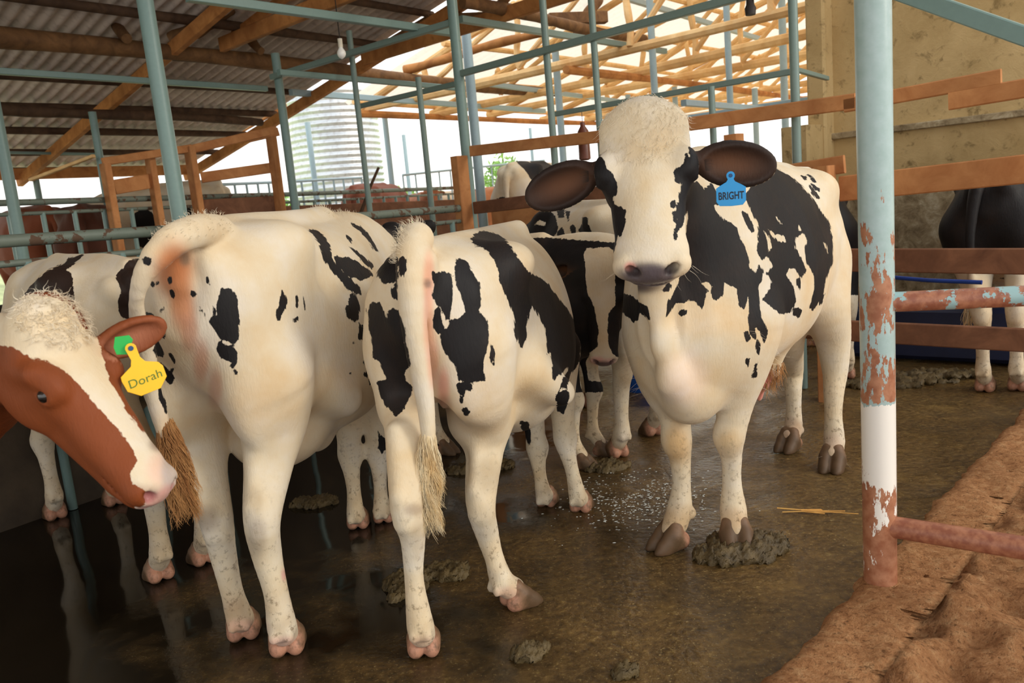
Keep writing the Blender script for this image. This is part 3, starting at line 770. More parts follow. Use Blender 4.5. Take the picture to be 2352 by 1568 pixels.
WHITE = (.77, .655, .475); BLACKC = (.013, .012, .013); REDC = (.235, .058, .016); DBROWN = (.045, .026, .018); PINK = (.80, .42, .28)

class Frame:
    def __init__(s, o, az, ):
        a = math.radians(az); s.o = np.array([o[0], o[1], 0.]); s.az = az
        s.x = np.array([math.sin(a), math.cos(a), 0]); s.y = np.array([-math.cos(a), math.sin(a), 0]); s.z = np.array([0, 0, 1.])
        s.R = np.stack([s.x, s.y, s.z])
        s.rz = math.atan2(s.x[1], s.x[0])
    def J(s, px, py, fwd):
        d = ray(px, py); t = (fwd - (CAM - s.o) @ s.x) / (d @ s.x); return s.R @ (CAM + d * t - s.o)
    def world(s, p): return p @ s.R + s.o
def rotm(hx, hz):
    hx = np.array(hx, float); hx /= np.linalg.norm(hx); hy = np.cross(hz, hx); hy /= np.linalg.norm(hy); hz = np.cross(hx, hy)
    return np.stack([hx, hy, hz])

def default_sections(s=1.0, g=1.0, top=1.30):
    rows = [(-.655, 1.165, 1.00, .070, .5), (-.63, 1.215, .92, .125, .5), (-.57, 1.25, .80, .175, .55), (-.47, 1.275, .72, .205, .60), (-.33, 1.29, .64, .225, .62), (-.18, 1.285, .575, .245, .55),
            (.0, 1.275, .525, .275, .45), (.18, 1.275, .52, .275, .45), (.34, 1.285, .55, .235, .45), (.47, 1.295, .58, .205, .42), (.58, 1.275, .62, .18, .42), (.68, 1.22, .66, .145, .45), (.76, 1.14, .74, .10, .5), (.80, 1.06, .82, .05, .5)]
    return [(x * s, zt / 1.3 * top, zb / 1.3 * top, w_ * s * g, f) for x, zt, zb, w_, f in rows]
def default_legs(s=1.0, wh=.125, wf=.125, hx=-.50, fx=.47):
    L = {}
    for sd, nm in ((1, 'l'), (-1, 'r')):
        L['h' + nm] = [((hx + .04, sd * .135, .92), .155), ((hx + .10, sd * .15, .78), .125), ((hx - .01, sd * .14, .62), .080), ((hx - .075, sd * wh, .475), .052), ((hx - .045, sd * wh, .37), .042), ((hx - .03, sd * wh, .22), .034), ((hx - .02, sd * wh, .13), .042), ((hx + .03, sd * wh, .065), .040)]
        L['f' + nm] = [((fx + .03, sd * .14, .95), .11), ((fx - .0, sd * .145, .72), .075), ((fx + .01, sd * wf, .52), .048), ((fx + .02, sd * wf, .40), .050), ((fx + .012, sd * wf, .33), .038), ((fx + .0, sd * wf, .21), .032), ((fx, sd * wf, .13), .041), ((fx + .04, sd * wf, .065), .040)]
    return {k: [(tuple(np.array(p) * s), r * s) for p, r in v] for k, v in L.items()}

def head_prims(fd, P, hx, hz, L=.5, W=1.0, ears=((1, .0), (-1, .0)), ear_len=.19, ear_dirs=None, k=.02, eyes=True, poll=1.0, mz=1.0, ear_at=(.045, .085, -.045)):
    """head built in its own frame: x from poll to muzzle, z out of the forehead"""
    R = rotm(hx, hz); P = np.array(P, float); s_ = L / .5
    def G(x, y, z): return P + (np.array([x, y * W, z]) * s_) @ R
    def E(c, r, k=.02, cut=False, R2=None):
        fd.ell(G(*c), np.array([r[0], r[1] * W, r[2]]) * s_, R if R2 is None else R2 @ R, k * s_, cut)
    # skull
    E((.06, 0, -.075), (.105, .097, .075)); E((.15, 0, -.070), (.125, .100, .070), .03); E((.12, 0, -.125), (.10, .072, .085), .03)
    E((.255, 0, -.075), (.12, .076, .068), .03); E((.345, 0, -.072), (.11, .062 * (1 + mz) / 2, .058), .03); E((.415, 0, -.070), (.075, .063 * mz, .055), .03)
    E((.455, 0, -.066), (.045, .062 * mz, .046), .02); E((.44, 0, -.105), (.05, .046 * mz, .032), .02)
    fd.cone(G(.12, .035, -.155), G(.40, .018, -.118), .045 * s_, .028 * s_, .03); fd.cone(G(.12, -.035, -.155), G(.40, -.018, -.118), .045 * s_, .028 * s_, .03)
    for sd in (-1, 1):
        E((.13, sd * .062, -.125), (.085, .032, .075), .03)      # cheek
        E((.155, sd * .080, -.030), (.050, .028, .028), .02)     # brow
        E((.30, sd * .050, -.075), (.09, .018, .03), .02)
        E((.172, sd * .094, -.052), (.030, .019, .023), .010)    # lids
        E((.458, sd * .044 * mz, -.058), (.028, .022, .030), .015)
    E((.022, 0, -.020), (.065, .074 * poll, .045 * poll), .05); E((.0, 0, -.02), (.045 * poll, .045, .04), .06)
    for sd in (-1, 1):
        E((.485, sd * .034, -.050), (.022, .012, .013), .008, True); E((.475, sd * .044, -.046), (.012, .010, .012), .006, True)
        E((.172, sd * .114, -.052), (.019, .014, .0125), .006, True)
    for sd in (-1, 1): E((.43, sd * .052, -.103), (.055, .014, .0035), .004, True)
    E((.485, 0, -.098), (.02, .05, .003), .004, True)
    # ears
    out = []
    for i, sd in enumerate((1, -1)):
        b = G(ear_at[0], sd * ear_at[1], ear_at[2])
        d = np.array(ear_dirs[i] if ear_dirs is not None else (-.05, sd * 1.0, -.25), float)
        d = d @ R if len(d) == 3 else d[:3]
        d /= np.linalg.norm(d); 
        nz = R[2] * .75 + R[0] * .65; nz = nz - d * (nz @ d); nz /= np.linalg.norm(nz); wv = np.cross(nz, d)
        RE = np.stack([d, wv, nz]); el = ear_len * s_
        fd.cone(b - d * .02, b + d * .05, .026 * s_, .022 * s_, .02)
        fd.ell(b + d * el * .54, (el * .52, el * .30, .026 * s_), RE, .015)
        fd.ell(b + d * el * .58 + nz * .020 * s_, (el * .44, el * .22, .026 * s_), RE, .008, True)
        out.append((b, d, nz, wv, el))
    return dict(P=P, R=R, s=s_, W=W, G=G, ears=out)

def strands(name, roots, dirs, length, parent, mat, r=.0016, curl=.02, seed=0, grav=(0, 0, -1), g_amt=.6, seg=6):
    """hair tuft: one mesh of thin tapering strands"""
    rnd = np.random.RandomState(seed); n = len(roots); V = []; Fc = []; vi = 0
    for i in range(n):
        p = np.array(roots[i], float); d = np.array(dirs[i], float); d /= np.linalg.norm(d) + 1e-9; l = length * rnd.uniform(.65, 1.15); cell = np.floor(p / .02); ph = (math.sin(cell[0] * 12.9 + cell[1] * 78.2 + cell[2] * 37.7) * 43758.5) % 6.28 + rnd.uniform(-.5, .5)
        a = np.cross(d, [.3, .5, .8]); a /= np.linalg.norm(a); b = np.cross(d, a)
        for j in range(seg + 1):
            t = j / seg; q = p + a * curl * math.sin(t * 4 + ph) * t + b * curl * math.cos(t * 3.3 + ph) * t
            rr = r * (1 - .85 * t)
            for k in range(3):
                an = k * 2.094; V.append(q + rr * (math.cos(an) * a + math.sin(an) * b))
            d = d + np.array(grav) * g_amt / seg; d /= np.linalg.norm(d); p = p + d * l / seg
        for j in range(seg):
            for k in range(3):
                Fc.append((vi + j * 3 + k, vi + j * 3 + (k + 1) % 3, vi + j * 3 + 3 + (k + 1) % 3, vi + j * 3 + 3 + k))
        vi += (seg + 1) * 3
    return mesh_obj(name, V, Fc, mat, parent)

COWS = []
def cow(name, label, fr_, sections=None, legs=None, neck=None, head=None, tail=None, switch=None, extra=None, vox=.011,
        base=WHITE, dark=BLACKC, polys=(), cuts=(), blobs=(), tints=(), dirt=(), bend=None, hoof_yaw=None, headpaint=None, category='cow', group=None, hooks=True, s=1.0, top=1.3, nexp=2.35, reach=None, knees=True, ntop=2.0, hook=(.185, .085), thigh=(.155, .105, .22), blade=(.11, .075, .22)):
    """one animal: a continuous body mesh with hooves, eyes and tail hair as parts; all lengths in the animal's own frame"""
    sections = sections or default_sections(s, 1.0, top); legs = legs or default_legs(s)
    pts_all = [np.array(p) for l in legs.values() for p, r in l] + [np.array(p) for p, r in (neck or [])] + [np.array(p) for p, r in (tail or [])]
    lo = np.min(pts_all, 0) - .22; hi = np.max(pts_all, 0) + .22
    lo = np.minimum(lo, [sections[0][0] - .1, -.42 * s, -.01]); hi = np.maximum(hi, [sections[-1][0] + .1, .42 * s, max(r[1] for r in sections) + .12])
    if head:
        hp_ = np.array(head['P']); lo = np.minimum(lo, hp_ - .55); hi = np.maximum(hi, hp_ + .55)
    lo[2] = max(lo[2], .012)
    for nm in legs:
        L = list(legs[nm]); q, r = L[-1]; q = np.array(q, float); q[2] = max(q[2], .066) if False else .064; L[-1] = (q, r * .92); legs[nm] = L
    fd = Field(lo, hi, vox)
    fd.loft(sections, .04, nexp, bend, ntop)
    yb = (lambda x: float(np.interp(x, [b[0] for b in bend], [b[1] for b in bend]))) if bend else (lambda x: 0)
    T_ = sections[4][1]
    if hooks:
        for sd in (-1, 1):
            fd.ell((-.33 * s, yb(-.3) + sd * hook[0] * s, T_ - hook[1] * s), (.085 * s, .060 * s, .050 * s), k=.11)      # hook bones
            fd.ell((-.62 * s, yb(-.6) + sd * .080 * s, T_ - .125 * s), (.045 * s, .036 * s, .05 * s), k=.05)       # pin bones
            fd.ell((-.13 * s, yb(-.1) + sd * .27 * s, T_ - .20 * s), (.10 * s, .045 * s, .08 * s), k=.06, cut=True) # hollow flank
        fd.cone((-.60 * s, yb(-.6), T_ - .035), (.30 * s, yb(.3), T_ - .012), .026 * s, .03 * s, k=.05)           # spine
    for nm, L in legs.items():
        sd = 1 if nm[1] == 'l' else -1
        if nm[0] == 'h':
            fd.chain(L, .05)
            p = np.array(L[0][0]); q = np.array(L[3][0])
            fd.ell(p + [-.02 * s, 0, -.02], (thigh[0] * s, thigh[1] * s, thigh[2] * s), k=.07)
            fd.cone(q + [-.035 * s, 0, .045 * s], q + [-.02 * s, 0, -.04 * s], .022 * s, .026 * s, k=.02)           # point of hock
            fd.cone(q + [-.035 * s, 0, .045 * s], (np.array(L[2][0]) + [-.06 * s, 0, .03 * s]), .014 * s, .03 * s, k=.03)
        else:
            fd.ell(np.array(L[0][0]) + [.02 * s, -.02 * sd, .02], (blade[0] * s, blade[1] * s, blade[2] * s), k=.10)
            fd.chain(L, .05)
            if knees: fd.ell(np.array(L[3][0]) + [.016 * s, 0, .0], (.042 * s, .046 * s, .055 * s), k=.025)
        f7 = np.array(L[-2][0]); fp = np.array(L[-1][0]); dy = fp - f7; dy[2] = 0; ln = np.linalg.norm(dy); dy = dy / ln if ln > .012 else np.array([1., 0, 0])
        yaw = math.atan2(dy[1], dy[0]); rr = L[-2][1] / .041
        if hoof_yaw and nm in hoof_yaw: yaw = math.radians(hoof_yaw[nm]); dy = np.array([math.cos(yaw), math.sin(yaw), 0])
        L_yaw = getattr(fr_, 'yaws', None)
        side = np.array([-dy[1], dy[0], 0])
        for q in (-1, 1): fd.ell(f7 - dy * .036 * rr + side * q * .021 * rr + [0, 0, -.012], (.014 * rr, .014 * rr, .02 * rr), k=.012)     # dewclaws
        legs[nm] = L; fr_.__dict__.setdefault('hoofs', {})[nm] = (fp, yaw, rr, dy, side)
    if neck: fd.chain(neck, .09, sq=((0, 1, 0), 1.35))
    if tail: fd.chain(tail, .014)
    for e_ in (extra or []):
        getattr(fd, e_[0])(*e_[1], **(e_[2] if len(e_) > 2 else {}))
    hd = head_prims(fd, **head) if head else None
    pts, quads = fd.mesh(); pts = relax(pts, quads, 2)
    me = to_mesh('body', pts, quads); me.materials.append(COAT)
    # ---- colouring
    N = len(pts); wp = fr_.world(pts); dlt = wp - CAM; dep = dlt @ CF
    px = 1176 + F * (dlt @ CR) / dep; py = 784 - F * (dlt @ CU) / dep
    nr = np.zeros(N * 3, np.float32); me.vertices.foreach_get('normal', nr) if False else None
    nr = np.array([v.normal[:] for v in me.vertices]) if N < 1 else None
    vn = np.empty(N * 3, np.float32); me.vertex_normals.foreach_get('vector', vn); vn = vn.reshape(-1, 3)
    wn_ = vn @ fr_.R; fac = -np.einsum('ij,ij->i', wn_, dlt) / np.linalg.norm(dlt, axis=1)
    seen = fac > -.05
    if polys and isinstance(polys[0], dict): seen = seen
    mark = np.full(N, -.08)
    for c, r in blobs:
        c = np.array(c); mark = np.maximum(mark, r - np.linalg.norm((pts - c) * [1, 1, .8], axis=1))
    if polys or cuts:
        m2 = np.full(N, -.08)
        for pl_ in polys:
            zone = None
            if isinstance(pl_, dict): zone = pl_.get('zone'); pl_ = pl_['p']
            a = np.array(pl_); bx = (px > a[:, 0].min() - 45) & (px < a[:, 0].max() + 45) & (py > a[:, 1].min() - 45) & (py < a[:, 1].max() + 45)
            if zone is not None: bx &= zone(pts)
            m2[bx] = np.maximum(m2[bx], poly_sd(px[bx], py[bx], a) / F * dep[bx])
        for pl_ in cuts:
            a = np.array(pl_); bx = (px > a[:, 0].min() - 45) & (px < a[:, 0].max() + 45) & (py > a[:, 1].min() - 45) & (py < a[:, 1].max() + 45)
            m2[bx] = np.minimum(m2[bx], -poly_sd(px[bx], py[bx], a) / F * dep[bx])
        mark = np.where(seen, m2, mark)
    colr = np.tile(np.array(base, float), (N, 1)); drk = np.tile(np.array(dark, float), (N, 1)); wet = np.zeros(N)
    zl = pts[:, 2]
    # dung and damp on the lower legs
    hsn = np.sin(pts[:, 0] * 37 + 3 * np.sin(pts[:, 2] * 21)) * np.cos(pts[:, 1] * 41 + pts[:, 2] * 33)
    am = np.clip((.30 - zl) / .30, 0, 1) * (.38 + .35 * hsn); am = np.clip(am, 0, .7)[:, None]
    colr = colr * (1 - am) + np.array([.44, .30, .17]) * am
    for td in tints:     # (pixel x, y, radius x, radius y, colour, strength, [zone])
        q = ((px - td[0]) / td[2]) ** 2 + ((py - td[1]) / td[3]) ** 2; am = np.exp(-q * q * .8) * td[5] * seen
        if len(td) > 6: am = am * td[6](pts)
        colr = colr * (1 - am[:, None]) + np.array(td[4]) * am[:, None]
    for td in dirt:      # (local point, radius, colour, strength)
        q = np.linalg.norm(pts - np.array(td[0]), axis=1) / td[1]; am = np.exp(-q * q) * td[3]
        colr = colr * (1 - am[:, None]) + np.array(td[2]) * am[:, None]
    if hd:
        hl = (pts - hd['P']) @ hd['R'].T / hd['s']; hl[:, 1] /= hd['W']
        nose = np.clip(1.3 - np.linalg.norm((hl - [.492, 0, -.074]) / [.045, .036, .042], axis=1), 0, .3) / .3
        hn = (head_nose_col := (headpaint or {}).get('nose', (.10, .075, .07)))
        mark = np.where(nose > .3, -.05, mark)
        colr = colr * (1 - nose[:, None]) + np.array(hn) * nose[:, None]; wet = np.maximum(wet, nose * .9)
        for sd in (-1, 1):
            nn = np.clip(1.5 - np.linalg.norm((hl - [.483, sd * .036, -.05]) / [.02, .012, .012], axis=1), 0, .5) / .5 * .8
            colr = colr * (1 - nn[:, None]) + np.array((headpaint or {}).get('nostril', (.03, .02, .02))) * nn[:, None]
            ey = np.clip(1.6 - np.linalg.norm((hl - [.172, sd * .112, -.052]) / [.030, .03, .022], axis=1), 0, .6) / .6
            colr = colr * (1 - ey[:, None] * .8) + np.array((headpaint or {}).get('lid', (.04, .03, .03))) * ey[:, None] * .8
        # inside of the ears
        for (b, d, nz, wv, el) in hd['ears']:
            q = pts - (b + d * el * .5); u_ = q @ d / (el * .42); w_ = q @ wv / (el * .17); hgt = q @ nz
            am = np.exp(-(u_ ** 2 + w_ ** 2)) * (vn @ nz > .1) * (np.abs(hgt) < .06) * .8
            ic = (headpaint or {}).get('ear', (.16, .07, .03)); colr = colr * (1 - am[:, None]) + np.array(ic) * am[:, None]; drk = drk * (1 - am[:, None]) + np.array(ic) * am[:, None]
    for nm_, arr in (('coat', colr), ('darkcol', drk)):
        at = me.attributes.new(nm_, 'FLOAT_COLOR', 'POINT'); at.data.foreach_set('color', np.hstack([arr, np.ones((N, 1))]).astype(np.float32).ravel())
    for nm_, arr in (('mark', mark), ('wet', wet), ('soil', np.clip((.62 - zl) / .45, 0, 1))):
        at = me.attributes.new(nm_, 'FLOAT', 'POINT'); at.data.foreach_set('value', arr.astype(np.float32))
    root = empty(name, tuple(fr_.o), fr_.rz); tag(root, label, category, group)
    bo = bpy.data.objects.new('body', me); COL.objects.link(bo); bo.parent = root
    for nm, (fp, yaw, rr, dy, side) in fr_.hoofs.items():
        h = bpy.data.objects.new('hoof', HOOF_ME); COL.objects.link(h); h.parent = root
        h.location = (fp[0] + dy[0] * .012, fp[1] + dy[1] * .012, 0.0); h.rotation_euler = (0, 0, yaw); h.scale = (rr * 1.02, rr * 1.02, rr * 1.02)
    if hd:
        for sd in (-1, 1):
            bm = bmesh.new(); bmesh.ops.create_uvsphere(bm, u_segments=20, v_segments=12, radius=.0175 * hd['s'])
            m_ = bpy.data.meshes.new('eye'); bm.to_mesh(m_); bm.free(); m_.materials.append(EYE); m_.polygons.foreach_set('use_smooth', [True] * len(m_.polygons))
            eo = bpy.data.objects.new('eye', m_); COL.objects.link(eo); eo.parent = root; eo.location = tuple(hd['G'](.172, sd * .0955, -.052))
    if switch:
        rnd = np.random.RandomState(11); roots = []; dirs = []
        c0, c1, rad, n_, ln_, mt = switch['a'], switch['b'], switch['r'], switch['n'], switch['len'], switch['mat']
        c0 = np.array(c0); c1 = np.array(c1); ax_ = c1 - c0
        for i in range(n_):
            t = rnd.uniform(0, .72) ** 1.0; an = rnd.uniform(0, 6.28); rr = rad * math.sqrt(rnd.uniform(0.1, 1)) * (.45 + .9 * math.sin(min(1, t * 1.3 + .15) * 2.2))
            roots.append(c0 + ax_ * t + np.array([math.cos(an) * rr, math.sin(an) * rr, 0])); dirs.append(ax_ / np.linalg.norm(ax_) + np.array([math.cos(an), math.sin(an), 0]) * .16)
        strands('tail_switch', roots, dirs, ln_, root, mt, r=switch.get('sr', .0022), curl=.014, g_amt=.5)
    COWS.append(root)
    fr_.hd = hd; fr_.root = root
    return root
def crop(ox, oy, sc, pts): return [(ox + x / sc, oy + y / sc) for x, y in pts]
def disc(cx, cy, rx, ry=None, n=10):
    ry = ry or rx; return [(cx + rx * math.cos(i * 6.283 / n), cy + ry * math.sin(i * 6.283 / n)) for i in range(n)]
# ------------------------------------------------------------------ the herd
def GL(fr_, px, py):
    p = fr_.R @ (PZ(px, py, 0) - fr_.o); return p
raised = tag(MB().beam(UV(5, 10.4, .17), UV(5.01, 10.4, .17), 6, .34).build('x', CONC), kind='structure') if False else None
SLAB = .34
def slab():
    v = []; c = [(-12, 7.55), (30, 9.6), (30, 13.2), (-12, 13.2)]
    for z in (-.02, SLAB):
        v += [UV(a, b, z) for a, b in c]
    f = [(4, 5, 6, 7), (0, 1, 5, 4), (1, 2, 6, 5), (2, 3, 7, 6), (3, 0, 4, 7), (3, 2, 1, 0)]
    tag(mesh_obj('floor_raised_pen', v, f, mat_plain('pale_concrete', srgb(196, 184, 160), .85, var=.15, scale=4), smooth=False), kind='structure')  # made paler than the other concrete to bounce light onto the roof
slab()

# --- the large cream heifer seen from behind, left of centre
f1 = Frame((-.765, 2.825), 16); J = f1.J
hl = GL(f1, 560, 1462)[0]; hr = GL(f1, 655, 1500)[0]
legs1 = dict(
    hl=[(J(432, 850, -.44), .125), (J(442, 950, -.38), .092), (J(466, 1060, -.44), .068), (J(497, 1192, hl - .06), .050), (J(511, 1265, hl - .04), .041), (J(533, 1360, hl - .03), .034), (J(551, 1418, hl - .03), .042), (J(560, 1448, hl), .040)],
    hr=[(J(608, 860, -.46), .145), (J(628, 955, -.42), .100), (J(617, 1065, hr + .03), .072), (J(602, 1188, hr - .06), .053), (J(612, 1268, hr - .04), .044), (J(634, 1360, hr - .03), .036), (J(648, 1440, hr - .03), .044), (J(660, 1480, hr + .01), .041)],
    fl=[(J(790, 820, .46), .10), (J(796, 930, .44), .068), (J(800, 1000, .43), .048), (J(802, 1045, .44), .046), (J(808, 1085, .43), .034), (J(813, 1130, .425), .029), (J(817, 1182, .42), .038), (J(824, 1210, .45), .037)],
    fr=[(J(868, 820, .50), .10), (J(866, 930, .50), .064), (J(867, 1000, .50), .046), (J(868, 1042, .51), .044), (J(871, 1080, .50), .033), (J(874, 1125, .50), .028), (J(877, 1172, .49), .037), (J(883, 1198, .52), .036)])
sec1 = [(-.665, 1.20, 1.02, .060, .5), (-.64, 1.265, .95, .125, .5), (-.58, 1.305, .86, .185, .55), (-.47, 1.325, .79, .222, .60), (-.33, 1.335, .68, .245, .62), (-.18, 1.33, .60, .262, .55), (.0, 1.31, .545, .285, .45), (.16, 1.305, .54, .288, .45), (.32, 1.32, .58, .245, .45), (.45, 1.335, .62, .21, .42), (.57, 1.32, .66, .185, .42), (.67, 1.27, .70, .15, .45), (.75, 1.18, .78, .10, .5), (.79, 1.10, .86, .05, .5)]
P1 = J(903, 528, .98)
c1 = lambda p: crop(250, 450, 2.412, p)
polys1 = [c1([(625, 500), (640, 515), (665, 515), (690, 535), (712, 570), (708, 620), (718, 700), (718, 760), (705, 800), (685, 822), (660, 805), (625, 790), (590, 745), (565, 700), (568, 672), (598, 668), (600, 610), (612, 560)]),
    c1([(612, 812), (650, 832), (690, 838), (712, 870), (705, 925), (690, 928), (665, 908), (628, 895), (605, 855)]),
    c1([(510, 615), (520, 635), (540, 655), (535, 672), (520, 655), (505, 632)]), c1([(572, 610), (595, 640), (580, 660)]), c1(disc(340, 467, 13, 18)), c1(disc(350, 540, 14, 22)), c1(disc(243, 487, 10, 18)), c1(disc(270, 480, 7, 14)), c1(disc(292, 635, 8, 16)),
    c1(disc(466, 545, 14, 16)), c1(disc(305, 775, 9, 12)), c1([(338, 868), (355, 872), (368, 905), (362, 925), (348, 905)]), c1(disc(355, 962, 6, 8)), c1(disc(684, 942, 7, 9)), c1(disc(702, 978, 6, 8)), c1(disc(543, 470, 7, 22)), c1(disc(558, 495, 4, 9)),
    c1([(205, 650), (245, 655), (258, 700), (240, 690), (225, 720), (208, 690)]), c1([(245, 850), (262, 795), (285, 830), (298, 870), (296, 888), (265, 885)]), c1([(285, 915), (300, 940), (325, 960), (350, 1000), (352, 1035), (340, 1042), (318, 1020), (300, 985)]), c1([(268, 1040), (290, 1080), (325, 1190), (318, 1195), (285, 1130)]),
    c1([(958, 520), (972, 550), (980, 582), (966, 610), (960, 640), (945, 682), (935, 687), (936, 640), (955, 590)]), c1([(1075, 543), (1083, 560), (1095, 622), (1088, 632), (1078, 600)]), c1(disc(1040, 573, 4, 18)), c1(disc(1040, 605, 4, 8)), c1(disc(1037, 681, 5, 9)),
    c1([(1105, 185), (1150, 192), (1195, 228), (1222, 280), (1232, 340), (1262, 385), (1310, 430), (1365, 478), (1395, 505), (1412, 560), (1365, 535), (1325, 515), (1285, 470), (1235, 415), (1195, 345), (1165, 255), (1135, 215)]),
    c1([(1250, 340), (1265, 335), (1285, 350), (1315, 338), (1370, 360), (1400, 385), (1440, 400), (1460, 440), (1400, 470), (1345, 450), (1310, 430), (1270, 385)]),
    c1([(1325, 278), (1375, 305), (1420, 345), (1470, 385), (1455, 405), (1410, 370), (1370, 320)]), c1([(1318, 218), (1338, 235), (1352, 258), (1335, 245)]), c1([(1345, 150), (1395, 170), (1440, 215), (1495, 310), (1480, 305), (1440, 250), (1390, 190)]),
    c1([(1350, 528), (1375, 570), (1388, 605), (1385, 650), (1368, 705), (1345, 680), (1320, 665), (1313, 620), (1330, 590)]), c1([(1390, 708), (1405, 715), (1405, 790), (1388, 797)]), c1([(1420, 680), (1440, 730), (1432, 800), (1412, 805)]), c1(disc(1358, 812, 6, 11)), c1(disc(1338, 983, 6, 6)),
    c1([(1440, 862), (1455, 920), (1432, 968), (1415, 920)]), c1([(1410, 985), (1440, 975), (1430, 1005)]), c1([(1460, 980), (1480, 1020), (1445, 1045), (1438, 1020)]),
    c1([(155, 352), (180, 354), (200, 338), (240, 346), (232, 372), (208, 380), (188, 364)]),
    dict(p=[(872, 470), (882, 540), (868, 585), (900, 600), (1010, 600), (1010, 440), (820, 440), (822, 520), (850, 520)], zone=lambda p: p[:, 0] > .78),
    crop(350, 900, 2.347, [(1212, 198), (1228, 230), (1262, 255), (1262, 300), (1235, 332), (1215, 300), (1220, 250)])]
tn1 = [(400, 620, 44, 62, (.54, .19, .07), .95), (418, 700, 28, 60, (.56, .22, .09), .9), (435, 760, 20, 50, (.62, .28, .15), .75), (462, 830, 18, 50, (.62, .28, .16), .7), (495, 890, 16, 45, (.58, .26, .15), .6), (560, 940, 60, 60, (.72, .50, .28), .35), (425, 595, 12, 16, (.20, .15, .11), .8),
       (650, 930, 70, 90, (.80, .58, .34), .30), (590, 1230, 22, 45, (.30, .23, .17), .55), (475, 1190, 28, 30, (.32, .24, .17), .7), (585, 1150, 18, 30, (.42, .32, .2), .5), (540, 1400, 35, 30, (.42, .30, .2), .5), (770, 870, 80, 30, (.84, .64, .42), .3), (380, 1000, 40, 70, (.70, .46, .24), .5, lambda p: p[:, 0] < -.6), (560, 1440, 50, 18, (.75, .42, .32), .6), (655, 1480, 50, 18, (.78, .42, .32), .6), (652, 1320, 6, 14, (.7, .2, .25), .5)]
tail1 = [(J(500, 530, -.50), .046), (J(450, 532, -.66), .045), (J(388, 560, -.78), .041), (J(340, 624, -.81), .035), (J(324, 700, -.80), .030), (J(332, 790, -.75), .027), (J(346, 880, -.72), .024), (J(368, 960, -.70), .022), (J(385, 1020, -.69), .018)]
ex1 = [('ell', (J(390, 645, -.72), (.085, .060, .14)), dict(k=.05, cut=True)), ('cone', (J(405, 580, -.655), J(418, 650, -.65), .034, .028), dict(k=.04)), ('cone', (J(418, 650, -.64), J(450, 780, -.60), .022, .022), dict(k=.05)), ('cone', (J(450, 780, -.58), J(530, 930, -.46), .02, .025), dict(k=.05)),
       ('ell', ((-.22, -.03, .60), (.17, .13, .09)), dict(k=.07)), ('cone', ((.05, -.0, .53), (-.05, 0, .55), .06, .05), dict(k=.06)), ('cone', ((-.26, -.20, .80), (-.12, -.24, .70), .05, .04), dict(k=.08))]
nk1 = [(np.array([.55, 0, 1.06]), .19), (np.array([.76, P1[1] * .5, 1.10]), .145), (np.array(P1) - [.04, 0, .07], .085)]
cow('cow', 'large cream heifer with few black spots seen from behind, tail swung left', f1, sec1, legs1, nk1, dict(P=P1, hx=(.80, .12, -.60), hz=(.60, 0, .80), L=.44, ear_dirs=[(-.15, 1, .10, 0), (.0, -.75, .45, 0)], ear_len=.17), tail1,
    dict(a=J(378, 960, -.69), b=J(432, 1190, -.68), r=.026, n=1500, len=.10, mat=HAIR_TAN, sr=.0016), ex1, vox=.0085, polys=polys1, tints=tn1, s=1.0, hooks=True, ntop=2.1, bend=[(-.66, -.060), (-.5, -.045), (-.3, -.02), (0, 0), (.5, 0)], thigh=(.15, .080, .21), hook=(.19, .09))

# --- the black and white heifer seen from behind, centre
f2 = Frame((-.02, 2.83), 22); J = f2.J
hl = GL(f2, 970, 1500)[0]; hr = GL(f2, 1185, 1392)[0]; fl = GL(f2, 1255, 1165)[0]; fr2 = GL(f2, 1335, 1178)[0]
legs2 = dict(
    hl=[(J(917, 800, -.48), .095), (J(926, 900, -.44), .078), (J(934, 1000, hl + .04), .062), (J(934, 1165, hl - .06), .046), (J(948, 1235, hl - .04), .036), (J(951, 1330, hl - .03), .028), (J(966, 1440, hl - .03), .040), (J(974, 1486, hl), .040)],
    hr=[(J(1085, 800, -.47), .13), (J(1108, 900, -.43), .092), (J(1116, 1000, hr + .04), .066), (J(1104, 1148, hr - .06), .048), (J(1118, 1222, hr - .04), .038), (J(1136, 1283, hr - .03), .031), (J(1155, 1338, hr - .03), .040), (J(1182, 1368, hr), .040)],
    fl=[(J(1215, 820, .50), .09), (J(1220, 920, fl), .058), (J(1228, 985, fl), .043), (J(1233, 1028, fl + .01), .043), (J(1236, 1062, fl), .032), (J(1241, 1095, fl - .005), .027), (J(1250, 1140, fl - .01), .037), (J(1256, 1158, fl + .025), .036)],
    fr=[(J(1285, 800, .50), .09), (J(1288, 890, fr2), .062), (J(1293, 960, fr2), .047), (J(1297, 1008, fr2 + .01), .045), (J(1305, 1045, fr2), .034), (J(1315, 1085, fr2 - .005), .028), (J(1328, 1142, fr2 - .01), .038), (J(1335, 1170, fr2 + .025), .037)])
sec2 = [(-.655, 1.10, .95, .055, .5), (-.635, 1.16, .90, .11, .5), (-.58, 1.20, .80, .178, .62), (-.47, 1.215, .74, .205, .64), (-.33, 1.22, .66, .215, .62), (-.18, 1.21, .56, .218, .50), (-.02, 1.20, .49, .232, .42), (.14, 1.195, .49, .228, .42), (.30, 1.185, .52, .195, .40), (.42, 1.15, .56, .160, .40), (.50, 1.08, .60, .125, .42), (.57, 1.0, .64, .10, .45), (.62, .93, .70, .06, .5), (.65, .88, .76, .03, .5)]
c2 = lambda p: crop(780, 480, 2.5286, p)
